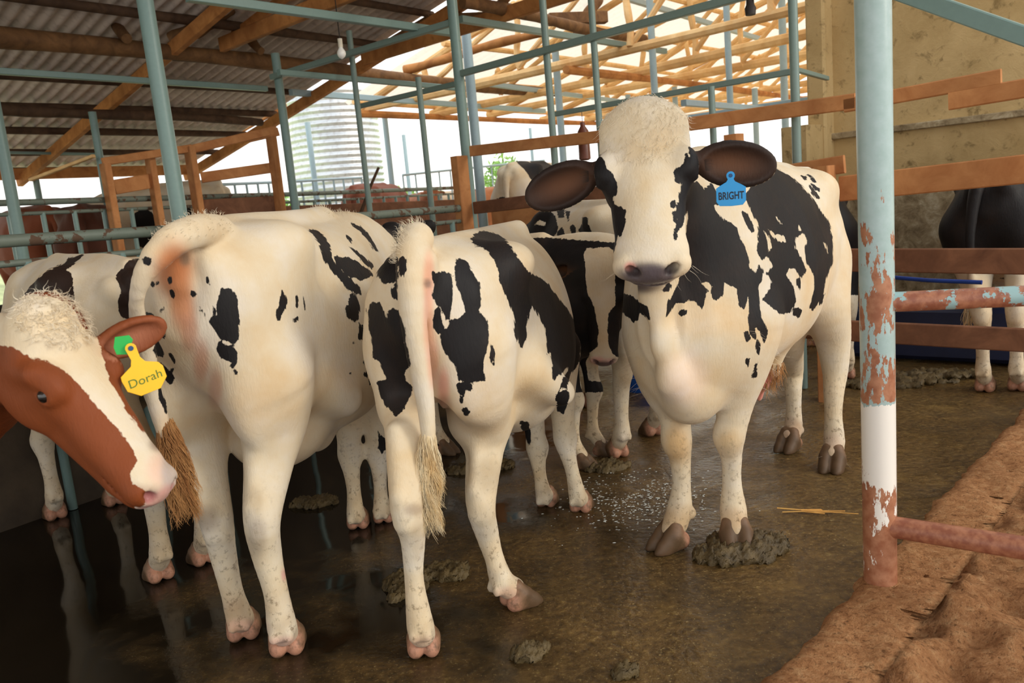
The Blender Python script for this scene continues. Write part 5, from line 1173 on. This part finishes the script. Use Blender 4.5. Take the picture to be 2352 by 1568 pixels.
# ------------------------------------------------------------------ ear tags
def tag_plate(parent, name, outline, thick, mat, M4, holes=True):
    bm = bmesh.new(); vs = [bm.verts.new((x, y, 0)) for x, y in outline]; f = bm.faces.new(vs)
    r = bmesh.ops.extrude_face_region(bm, geom=[f]); bmesh.ops.translate(bm, verts=[v for v in r['geom'] if isinstance(v, bmesh.types.BMVert)], vec=(0, 0, thick))
    bmesh.ops.recalc_face_normals(bm, faces=bm.faces[:]); me = bpy.data.meshes.new(name); bm.to_mesh(me); bm.free(); me.materials.append(mat)
    o = bpy.data.objects.new(name, me); COL.objects.link(o); o.parent = parent; o.matrix_basis = M4
    mod = o.modifiers.new('bevel', 'BEVEL'); mod.width = .0008; mod.segments = 2; mod.limit_method = 'ANGLE'
    return o
def face_cam_matrix(root, wpos, roll=0.0, lift=0.0, turn=0.0):
    """orientation of a plate hanging at wpos with its face turned roughly to the viewer's side of the barn"""
    wpos = Vector(wpos); n = (Vector(CAM) - wpos); n.z *= .6; n.normalize()
    n = Matrix.Rotation(turn, 3, 'Z') @ n
    up = Vector((0, 0, 1)); x = up.cross(n).normalized(); y = n.cross(x); R = Matrix((x, y, n)).transposed()
    R = R @ Matrix.Rotation(roll, 3, 'Z')
    Mw = Matrix.Translation(wpos + n * lift) @ R.to_4x4()
    rw = Matrix.Translation(root.location) @ Matrix.Rotation(root.rotation_euler.z, 4, 'Z')
    return rw.inverted() @ Mw
def text_on(plate, body, size, mat, loc, name='lettering', italic=0.0, sx=1.0, offset=.0):
    c = bpy.data.curves.new(name, 'FONT'); c.body = body; c.size = size; c.align_x = 'CENTER'; c.align_y = 'CENTER'; c.extrude = .0004; c.offset = offset; c.shear = italic; c.space_character = 1.02
    c.materials.append(mat); tmp = bpy.data.objects.new('tmp', c); COL.objects.link(tmp); bpy.context.view_layer.update()
    me = bpy.data.meshes.new_from_object(tmp.evaluated_get(bpy.context.evaluated_depsgraph_get())); bpy.data.objects.remove(tmp)
    o = bpy.data.objects.new(name, me); COL.objects.link(o); o.parent = plate; o.location = loc; o.scale = (sx, 1, 1); return o
def lollipop(wid, hgt, neck_w, head_r, top, chamfer=.012, rounded=True):
    """plate hanging below a round stud: origin at the stud"""
    pts = []
    for k in range(9):
        a = math.radians(-20 + 220 * k / 8); pts.append((head_r * math.cos(a), head_r * math.sin(a)))
    yt = -top; c = chamfer
    left = [(-neck_w, -top * .45), (-neck_w * 1.5, yt + .006), (-wid / 2 + c, yt - .004), (-wid / 2, yt - c), (-wid / 2, yt - hgt + c), (-wid / 2 + c * .8, yt - hgt)]
    right = [(-x, y) for x, y in left][::-1]
    return pts + left + [(0, yt - hgt - .002)] + right
BLUE = mat_plain('blue_tag_plastic', srgb(24, 158, 232), .35, var=.04, bump=0); YEL = mat_plain('yellow_tag_plastic', srgb(250, 196, 20), .4, var=.06, bump=0); GRN = mat_plain('green_tag_plastic', srgb(16, 178, 72), .4, var=.08, bump=0)
INK = NT('tag_ink').set(color=srgb(28, 40, 58), rough=.6).m; INKG = NT('green_pen_ink').set(color=srgb(86, 120, 36), rough=.6).m; STUD = NT('tag_stud').set(color=srgb(20, 70, 120), rough=.4).m
def on_ear(fr_, which, px, py, lift):
    """point in front of the ear's face seen at a pixel"""
    b, d, nz, wv, el = fr_.hd['ears'][which]; wb = fr_.world(b + nz * lift); wn2 = nz @ fr_.R; r_ = ray(px, py)
    t = ((wb - CAM) @ wn2) / (r_ @ wn2); return CAM + r_ * t
wp_ = on_ear(f3, 0, 1678, 403, .022)
Yt = wp_[1]; pxm = Yt / F
M4 = face_cam_matrix(f3.root, wp_, roll=math.radians(-1), lift=.012)
bt = tag_plate(f3.root, 'ear_tag', lollipop(.0625 / 2.35 * Yt * 1.32, .064, .0085, .0125, .024), .0022, BLUE, M4)
text_on(bt, 'BRIGHT', .031, INK, (0, -.060, .0026), sx=.68, offset=.0007)
b2 = bmesh.new(); bmesh.ops.create_cone(b2, cap_ends=True, segments=20, radius1=.006, radius2=.005, depth=.004); me = bpy.data.meshes.new('tag_stud'); b2.to_mesh(me); b2.free(); me.materials.append(STUD)
so = bpy.data.objects.new('tag_stud', me); COL.objects.link(so); so.parent = bt; so.location = (0, 0, .003)
wp_ = on_ear(f7, 0, 300, 797, .02); k = wp_[1] / F
M4 = face_cam_matrix(f7.root, wp_, roll=math.radians(14), lift=.055)
w_ = 88 * k
yt = tag_plate(f7.root, 'ear_tag', [(math.cos(math.radians(a)) * 12 * k, math.sin(math.radians(a)) * 12 * k) for a in range(-20, 201, 27)] + [(-10 * k, -25 * k), (-16 * k, -38 * k), (-44 * k, -52 * k), (-46 * k, -62 * k), (-44 * k, -88 * k), (-22 * k, -108 * k), (22 * k, -108 * k), (44 * k, -88 * k), (46 * k, -62 * k), (40 * k, -50 * k), (16 * k, -38 * k), (10 * k, -25 * k)], .0022, YEL, M4)
text_on(yt, 'Dorah', 27 * k, INKG, (0, -76 * k, .0026), italic=.1, sx=1.05)
so2 = so.copy(); COL.objects.link(so2); so2.parent = yt; so2.location = (0, 0, .003)
wp_ = on_ear(f7, 0, 283, 790, .018)
gt = tag_plate(f7.root, 'ear_tag', [(-17 * k, 18 * k), (12 * k, 22 * k), (20 * k, 12 * k), (14 * k, -8 * k), (8 * k, -22 * k), (-14 * k, -22 * k), (-20 * k, -6 * k)], .002, GRN, face_cam_matrix(f7.root, wp_, roll=math.radians(-8), lift=.036)); gt['label'] = 'green ear tag'
wp_ = on_ear(f1, 1, 949, 520, .01)
k1 = wp_[1] / F
gt = tag_plate(f1.root, 'ear_tag', [(-7 * k1, -12 * k1), (-5 * k1, 8 * k1), (0, 12 * k1), (6 * k1, 6 * k1), (6 * k1, -8 * k1)], .002, GRN, face_cam_matrix(f1.root, wp_, lift=.03)); gt['label'] = 'green ear tag'

# ------------------------------------------------------------------ hair on brows and tail tops
def tuft_on(fr_, n, cx, spread, length, mat, name, dir_fn, zone, seed=1, r=.0013, curl=.02, g=.5):
    me = [c for c in fr_.root.children if c.name.startswith('body')][0].data; N = len(me.vertices)
    co = np.empty(N * 3, np.float32); me.vertices.foreach_get('co', co); co = co.reshape(-1, 3); vn = np.empty(N * 3, np.float32); me.vertex_normals.foreach_get('vector', vn); vn = vn.reshape(-1, 3)
    ok = np.where(zone(co, vn))[0]
    if len(ok) == 0: print('no zone', name); return
    rs = np.random.RandomState(seed); idx = rs.choice(ok, n); V = co[idx] + rs.normal(0, .003, (n, 3)); D = np.array([dir_fn(co[i], vn[i], rs) for i in idx])
    return strands(name, V, D, length, fr_.root, mat, r=r, curl=curl, seed=seed, g_amt=g)
def head_zone(fr_, c, r, nmin=.1):
    hd = fr_.hd
    def z(co, vn):
        hl = (co - hd['P']) @ hd['R'].T / hd['s']; nn = vn @ hd['R'][2]
        return (np.linalg.norm((hl - np.array(c)) / np.array(r), axis=1) < 1) & (nn > nmin)
    return z
R3 = f3.hd['R']
tuft_on(f3, 1000, None, 0, .030, HAIR_WHITE, 'forelock', lambda p, n, rs: n * .22 + R3[0] * (.7 + rs.normal(0, .25)) + R3[1] * rs.normal(0, .45), head_zone(f3, (.04, 0, -.01), (.13, .12, .09), -.5), 3, .0008, .005, .5)
R7 = f7.hd['R']
tuft_on(f7, 700, None, 0, .022, HAIR_WHITE, 'forelock', lambda p, n, rs: n * .35 + R7[0] * (.5 + rs.normal(0, .4)) + R7[1] * rs.normal(0, .5), head_zone(f7, (.02, 0, 0), (.08, .085, .07), -.3), 4, .0011, .010, .4)
tuft_on(f2, 200, None, 0, .022, HAIR_WHITE, 'tail_head_hair', lambda p, n, rs: n + np.array([-.3, rs.normal(0, .3), .6]), lambda co, vn: (co[:, 0] < -.56) & (co[:, 2] > 1.17) & (np.abs(co[:, 1] - .03) < .05), 5, .0010, .006, .1)
tuft_on(f1, 260, None, 0, .012, HAIR_WHITE, 'tail_head_hair', lambda p, n, rs: n + np.array([-.6, rs.normal(0, .3), .2]), lambda co, vn: (co[:, 0] < -.5) & (co[:, 2] > 1.29), 6, .0009, .006, .1)
tuft_on(f1, 300, None, 0, .012, HAIR_WHITE, 'withers_hair', lambda p, n, rs: n + np.array([-.5, rs.normal(0, .3), .2]), lambda co, vn: (co[:, 0] > .25) & (co[:, 0] < .5) & (co[:, 2] > 1.31), 7, .0008, .004, .1)
# whiskers of the bull and his belly tassel
def z_muz(co, vn):
    hd = f3.hd; hl = (co - hd['P']) @ hd['R'].T / hd['s']; return (hl[:, 0] > .41) & (hl[:, 0] < .47) & (np.abs(hl[:, 1]) > .03) & (hl[:, 2] < -.06)
tuft_on(f3, 70, None, 0, .06, HAIR_WHITE, 'whiskers', lambda p, n, rs: n + rs.normal(0, .2, 3), z_muz, 8, .0005, .004, .3)
tuft_on(f3, 260, None, 0, .06, HAIR_TAN, 'belly_tassel', lambda p, n, rs: n * .3 + np.array([0, 0, -1]), lambda co, vn: (np.abs(co[:, 0] - .12) < .06) & (co[:, 2] < .60) & (co[:, 2] > .50) & (np.abs(co[:, 1]) < .2), 9, .0016, .008, .5)
def lashes(fr_, n=26, mat=HAIR_BLACK):
    hd = fr_.hd
    for sd in (-1, 1):
        ro = []; di = []
        for i in range(n):
            t = i / (n - 1) - .5; ro.append(hd['G'](.172 + t * .036, sd * .120, -.036 + .004 * abs(t))); di.append((np.array([t * .5, sd * 1.0, .25]) @ hd['R']))
        strands('eyelashes', ro, di, .026, fr_.root, mat, r=.0006, curl=.002, g_amt=.4, seg=4)
lashes(f3, mat=HAIR_BLACK)

# ------------------------------------------------------------------ dung, straw, litter
DUNG = mat_plain('fresh_dung', srgb(88, 72, 42), .5, var=.5, scale=30, bump=.8); DUNG2 = mat_plain('trodden_dung', srgb(92, 76, 44), .6, var=.4, scale=24, bump=.8)
def dung(label, px, py, rx, ry, h, n, seed, mat=DUNG, group=None):
    c = PZ(px, py, 0); rnd = random.Random(seed); sx = rx; sy = ry
    fd = Field([-sx - .08, -sy - .08, -.03], [sx + .08, sy + .08, h + .08], .006 if max(sx, sy) < .35 else .01)
    for i in range(n):
        a = rnd.uniform(0, 6.28); q = math.sqrt(rnd.uniform(0, 1)); x, y = q * sx * math.cos(a), q * sy * math.sin(a); r_ = rnd.uniform(.014, .034)
        fd.ell((x, y, rnd.uniform(0, h * (1 - q * .7))), (r_ * rnd.uniform(.8, 1.7), r_ * rnd.uniform(.8, 1.4), r_ * rnd.uniform(.5, .9)), k=.012)
    g_ = fd.ax[2][None, None, :]; fd.D = np.maximum(fd.D, -(g_ + .004) + 0 * fd.D).astype(np.float32)
    p, q = fd.mesh()
    if len(p) == 0: return
    nz_ = sum(a_ * np.sin(p @ np.array(w_) + 2 * np.sin(p @ np.array(w2_))) for a_, w_, w2_ in ((.006, (90, 40, 70), (60, -90, 30)), (.004, (-150, 170, 90), (120, 60, -140)), (.003, (260, 240, -200), (-210, 180, 160))))
    p = p + nz_[:, None] * np.array([.5, .5, 1.0]) + np.random.RandomState(seed).normal(0, .0014, p.shape)
    me = to_mesh('dung_heap', p, q); me.materials.append(mat); o = bpy.data.objects.new('dung_heap', me); COL.objects.link(o); o.location = (c[0], c[1], 0); tag(o, label, 'dung', group); return o
dung('fresh crumbly dung heap under the front hoof of the bull', 1700, 1268, .15, .085, .055, 90, 1)
dung('flat streak of dung on the floor between the two heifers', 722, 1157, .10, .03, .012, 26, 2, DUNG2)
dung('low dung patch beside the left hind hoof of the centre heifer', 925, 1345, .06, .10, .02, 34, 3, DUNG2)
dung('small dung crumbs right behind the centre heifer tail', 1010, 1320, .09, .05, .014, 24, 4, DUNG2)
dung('wide scattered dung bank beyond the thick front post', 2100, 875, .42, .16, .05, 160, 5, DUNG2)
dung('dung clod at the bottom centre of the floor', 1215, 1500, .035, .022, .012, 9, 6, DUNG2)
dung('tiny dung clod at the bottom edge right of centre', 1432, 1552, .022, .014, .01, 6, 7, DUNG2)
dung('thin dung smear by the front hooves of the centre heifer', 1100, 1075, .16, .05, .010, 40, 8, DUNG2)
dung('crumbled dung left of the bull near the blazed heifer', 1385, 1075, .10, .07, .014, 34, 9, DUNG2)
STRAW = mat_wood('straw', srgb(214, 150, 72), srgb(240, 190, 110))
sm = MB(); rs_ = random.Random(4)
pa, pb = PZ(1775, 1172, .012), PZ(1990, 1180, .012)
for i in range(7):
    t0, t1 = rs_.uniform(0, .4), rs_.uniform(.5, 1); o_ = np.array([rs_.uniform(-.004, .004), rs_.uniform(-.02, .02), rs_.uniform(0, .006)])
    sm.tube([pa + (pb - pa) * t0 + o_, pa + (pb - pa) * (t0 + t1) / 2 + o_ * .4 + [0, .006, 0], pa + (pb - pa) * t1 + o_], rs_.uniform(.0016, .0032), 6)
tag(sm.build('straw_stalk', STRAW), 'yellow straw stalks lying left of the thick front post', 'straw')
# the splash of water on the floor before the bull
WAT = NT('water_film').set(color=(.9, .95, .95, 1), rough=.03, spec=.8).m
WAT.node_tree.nodes['Principled BSDF'].inputs['Transmission Weight'].default_value = .95; WAT.node_tree.nodes['Principled BSDF'].inputs['IOR'].default_value = 1.33
def drops():
    c = PZ(1460, 1150, 0); rnd = random.Random(12); V = []; Fc = []
    for i in range(700):
        x, y = rnd.gauss(0, .17), rnd.gauss(0, .16); r = rnd.uniform(.0010, .0034); n0 = len(V); st = rnd.uniform(1, 2.6); hh = r * .55
        for j, (rr, zz) in enumerate(((1, 0), (.75, .6), (.35, .95))):
            for k in range(7): a = k / 7 * 6.283; V.append((c[0] + x + r * rr * math.cos(a) * st, c[1] + y + r * rr * math.sin(a), .0025 + hh * zz))
        V.append((c[0] + x, c[1] + y, .0025 + hh))
        for j in range(2):
            for k in range(7): Fc.append((n0 + j * 7 + k, n0 + j * 7 + (k + 1) % 7, n0 + j * 7 + 7 + (k + 1) % 7, n0 + j * 7 + 7 + k))
        for k in range(7): Fc.append((n0 + 14 + k, n0 + 14 + (k + 1) % 7, n0 + 21))
    FOAM = NT('splash_foam').set(color=(.75, .8, .78, 1), rough=.15, spec=.8).m
    tag(mesh_obj('water_splash', V, Fc, FOAM), 'white foamy water splash on the wet floor left of the bull hooves', 'water', kind='stuff')
drops()

# ------------------------------------------------------------------ small fittings
GLASS = NT('bulb_glass').set(color=(.95, .95, .92, 1), rough=.12).m; CAPM = mat_plain('bulb_socket', srgb(222, 214, 196), .5)
bp_ = PD(783, 112, 6.6); lb = tag(empty('light_bulb', (bp_[0], bp_[1], bp_[2] - .07)), 'bare white light bulb hanging from the beam above the water tank', 'light bulb')
zc = bp_[2]
m = MB(); m.tube([(bp_[0], bp_[1], zc + .46), (bp_[0], bp_[1], zc + .07)], .004, 6); under(m.build('cord', HAIR_BLACK), lb)
m = MB(); m.tube([(bp_[0], bp_[1], zc + .075), (bp_[0], bp_[1], zc + .01)], .018, 14); under(m.build('socket', CAPM), lb)
m = MB(); m.tube([(bp_[0], bp_[1], zc + .012 - .09 * i / 8) for i in range(9)], [.014, .018, .026, .032, .034, .033, .028, .018, .004], 18); under(m.build('glass', GLASS), lb)
# dark lamp holder clamped on the tube at upper right
lp_ = at_px(MID * [1, 1, 0] + [0, 0, 2.39], PFp * [1, 1, 0] + [.02, 0, 2.43], 1722) - [0, 0, .03]; dkm = mat_plain('dark_fitting', srgb(44, 36, 32), .6)
lf = tag(empty('lamp_fitting', tuple(lp_ - [0, 0, .08])), 'dark lamp holder clamped to the grey tube at upper right', 'lamp')
m = MB(); m.beam(lp_ + [-.06, .04, .03], lp_ + [.07, -.04, .03], .05, .035); under(m.build('clamp', dkm), lf)
m = MB(); m.tube([lp_ + [0, 0, .02], lp_ + [0, 0, -.03], lp_ + [0, 0, -.05], lp_ + [0, 0, -.09]], [.022, .024, .034, .030], 14); under(m.build('lamp_head', dkm), lf)
# hanging brown bottle left of the bull
hb = at_px(*T(1276, 262, 1822, 164, 2.0), 1335) - [0, 0, .24]
m = MB(); m.tube([hb + [0, 0, .25], hb + [0, 0, .12]], .003, 6); m.tube([hb + [0, 0, .14], hb + [0, 0, .11], hb + [0, 0, .07], hb + [0, 0, -.15], hb + [0, 0, -.16]], [.02, .02, .045, .048, .03], 14)
tag(m.build('hanging_bottle', mat_plain('brown_plastic', srgb(108, 58, 40), .4)), 'brown bottle hanging in the opening left of the bull head', 'bottle')
# coloured scraps on the barge board
for lab, px, py, r_, c in (('blue plastic scrap wedged under the left roof edge', 580, 245, .05, srgb(30, 90, 180)), ('green plastic scrap wedged under the left roof edge', 553, 262, .06, srgb(40, 150, 50)), ('orange plastic scrap low on the left roof edge', 500, 296, .07, srgb(236, 96, 50))):
    p = at_px(PZ(425, 372, 2.45), PZ(668, 214, 3.0), px) + [0, 0, .06]; bm = bmesh.new(); bmesh.ops.create_icosphere(bm, subdivisions=3, radius=r_)
    for v_ in bm.verts: v_.co += Vector((hsh(v_.co.x * 30, v_.co.y * 30), hsh(v_.co.y * 28, v_.co.z * 31), hsh(v_.co.z * 26, v_.co.x * 33))) * r_ * .25; v_.co.z *= .6
    me = bpy.data.meshes.new('plastic_scrap'); bm.to_mesh(me); bm.free(); me.materials.append(mat_plain('scrap_' + lab.split()[0], c, .5, bump=0)); o = bpy.data.objects.new('plastic_scrap', me); COL.objects.link(o); o.location = tuple(p); tag(o, lab, 'plastic scrap')
# blue hose along the right fence and a blue basin behind the bull
hm = mat_plain('blue_hose', srgb(24, 60, 140), .4, bump=0)
tag(MB().tube([fr(1990, .69) + nrm_b * .3, fr(2090, .67) + nrm_b * .3, fr(2215, .66) + nrm_b * .3], .012, 10).build('hose', hm), 'thin blue hose stretched behind the right timber fence', 'hose')
bs = PZ(1480, 892, 0); m = MB(); m.tube([(bs[0], bs[1], .0), (bs[0], bs[1], .16), (bs[0], bs[1], .17), (bs[0], bs[1], .15), (bs[0], bs[1], .02)], [.13, .17, .175, .155, .12], 24)
tag(m.build('basin', mat_plain('blue_plastic', srgb(30, 84, 170), .35, bump=0)), 'blue plastic basin on the floor behind the bull legs', 'basin')
bs = fr(2030, 0) + nrm_b * 1.3; m = MB(); m.beam((bs[0] - .5, bs[1] + .43, .2), (bs[0] + .5, bs[1] - .43, .2), .35, .36, bev=.03)
tag(m.build('trough', mat_plain('dark_blue_plastic', srgb(24, 34, 66), .45, bump=0)), 'dark blue feed trough in the shade at the foot of the wall', 'trough')
# broom handle leaning at the bunk
tag(MB().tube([PD(828, 492, 8.6), PD(850, 430, 8.6), PD(870, 384, 8.6)], [.02, .016, .014], 10).build('broom_handle', W_DARK), 'dark stick leaning on the plank wall before the red cow', 'stick')

# ------------------------------------------------------------------ water tank
TANK = sheet_mat('galvanised_tank', srgb(186, 192, 198), srgb(220, 224, 228), .35, .6)
tk = PD(783, 430, 17.5); tz = .95
tv = []; tf = []; ns = 72; zs = []
for i in range(23 * 8 + 1):
    z = i / (23 * 8) * 2.9; zs.append((z, .93 + .018 * math.cos(i / 8 * 6.283)))
for z, r_ in zs:
    for k in range(ns): a = k / ns * 6.283; tv.append((tk[0] + r_ * math.cos(a), tk[1] + r_ * math.sin(a), tz + z))
for i in range(len(zs) - 1):
    for k in range(ns): tf.append((i * ns + k, i * ns + (k + 1) % ns, (i + 1) * ns + (k + 1) % ns, (i + 1) * ns + k))
tf.append(tuple(range((len(zs) - 1) * ns, len(zs) * ns)))
te = tag(empty('water_tank', (tk[0], tk[1], tz)), 'large ribbed galvanised round water tank outside behind the posts', 'tank')
under(mesh_obj('tank_body', tv, tf, TANK), te)
m = MB(); m.tube([(tk[0], tk[1], tz + 2.9), (tk[0], tk[1], tz + 3.05), (tk[0], tk[1], tz + 3.1)], [.95, .4, .12], 36); under(m.build('tank_lid', TANK), te)
m = MB(); m.tube([(tk[0], tk[1], .3), (tk[0], tk[1], tz)], 1.15, 36); tag(m.build('tank_plinth', CONC), 'round concrete plinth carrying the ribbed water tank', 'plinth')
# ------------------------------------------------------------------ bushes outside
LEAF = NT('leaf'); LEAF.set(color=LEAF.ramp(LEAF.noise(LEAF.coord(), 3, 3), [(.3, srgb(96, 150, 52)), (.7, srgb(160, 200, 96))]), rough=.6)
def bush(label, px, Y, zb, h, r_, n, seed, name='bush'):
    p = PD(px, 430, Y); rnd = random.Random(seed); V = []; Fc = []
    e = tag(empty(name, (p[0], p[1], zb)), label, name)
    for i in range(n):
        a, b = rnd.uniform(0, 6.28), math.acos(rnd.uniform(-.5, 1)); q = r_ * rnd.uniform(.3, 1) ** .5
        c = Vector((math.cos(a) * math.sin(b) * q, math.sin(a) * math.sin(b) * q, h * .5 + math.cos(b) * h * .5 * rnd.uniform(.5, 1))); u = Vector([rnd.gauss(0, 1) for _ in range(3)]).normalized(); v_ = u.orthogonal().normalized(); s_ = rnd.uniform(.05, .11)
        k0 = len(V); V += [tuple(c - u * s_), tuple(c + v_ * s_ * .4), tuple(c + u * s_), tuple(c - v_ * s_ * .4)]; Fc.append((k0, k0 + 1, k0 + 2, k0 + 3))
    mesh_obj('foliage', V, Fc, LEAF.m, e, smooth=False); st = MB()
    for i in range(5): a = i * 1.25; st.tube([(0, 0, -.3), (.25 * r_ * math.cos(a), .25 * r_ * math.sin(a), h * .6)], [.03, .01], 6)
    mesh_obj('stem', st.v, st.f, W_DARK, e)
bush('green bush outside between tank and centre post', 905, 18.5, .95, 1.0, .7, 700, 1); bush('tall light green shrub outside right of centre post', 1160, 20, .9, 1.7, .6, 600, 2)
bush('low green plants outside at the foot of the tank, left side', 655, 20, 1.0, 1.0, .8, 500, 3); bush('low green shrub far outside behind the rail fence', 1010, 21, .95, .9, 1.0, 500, 4)
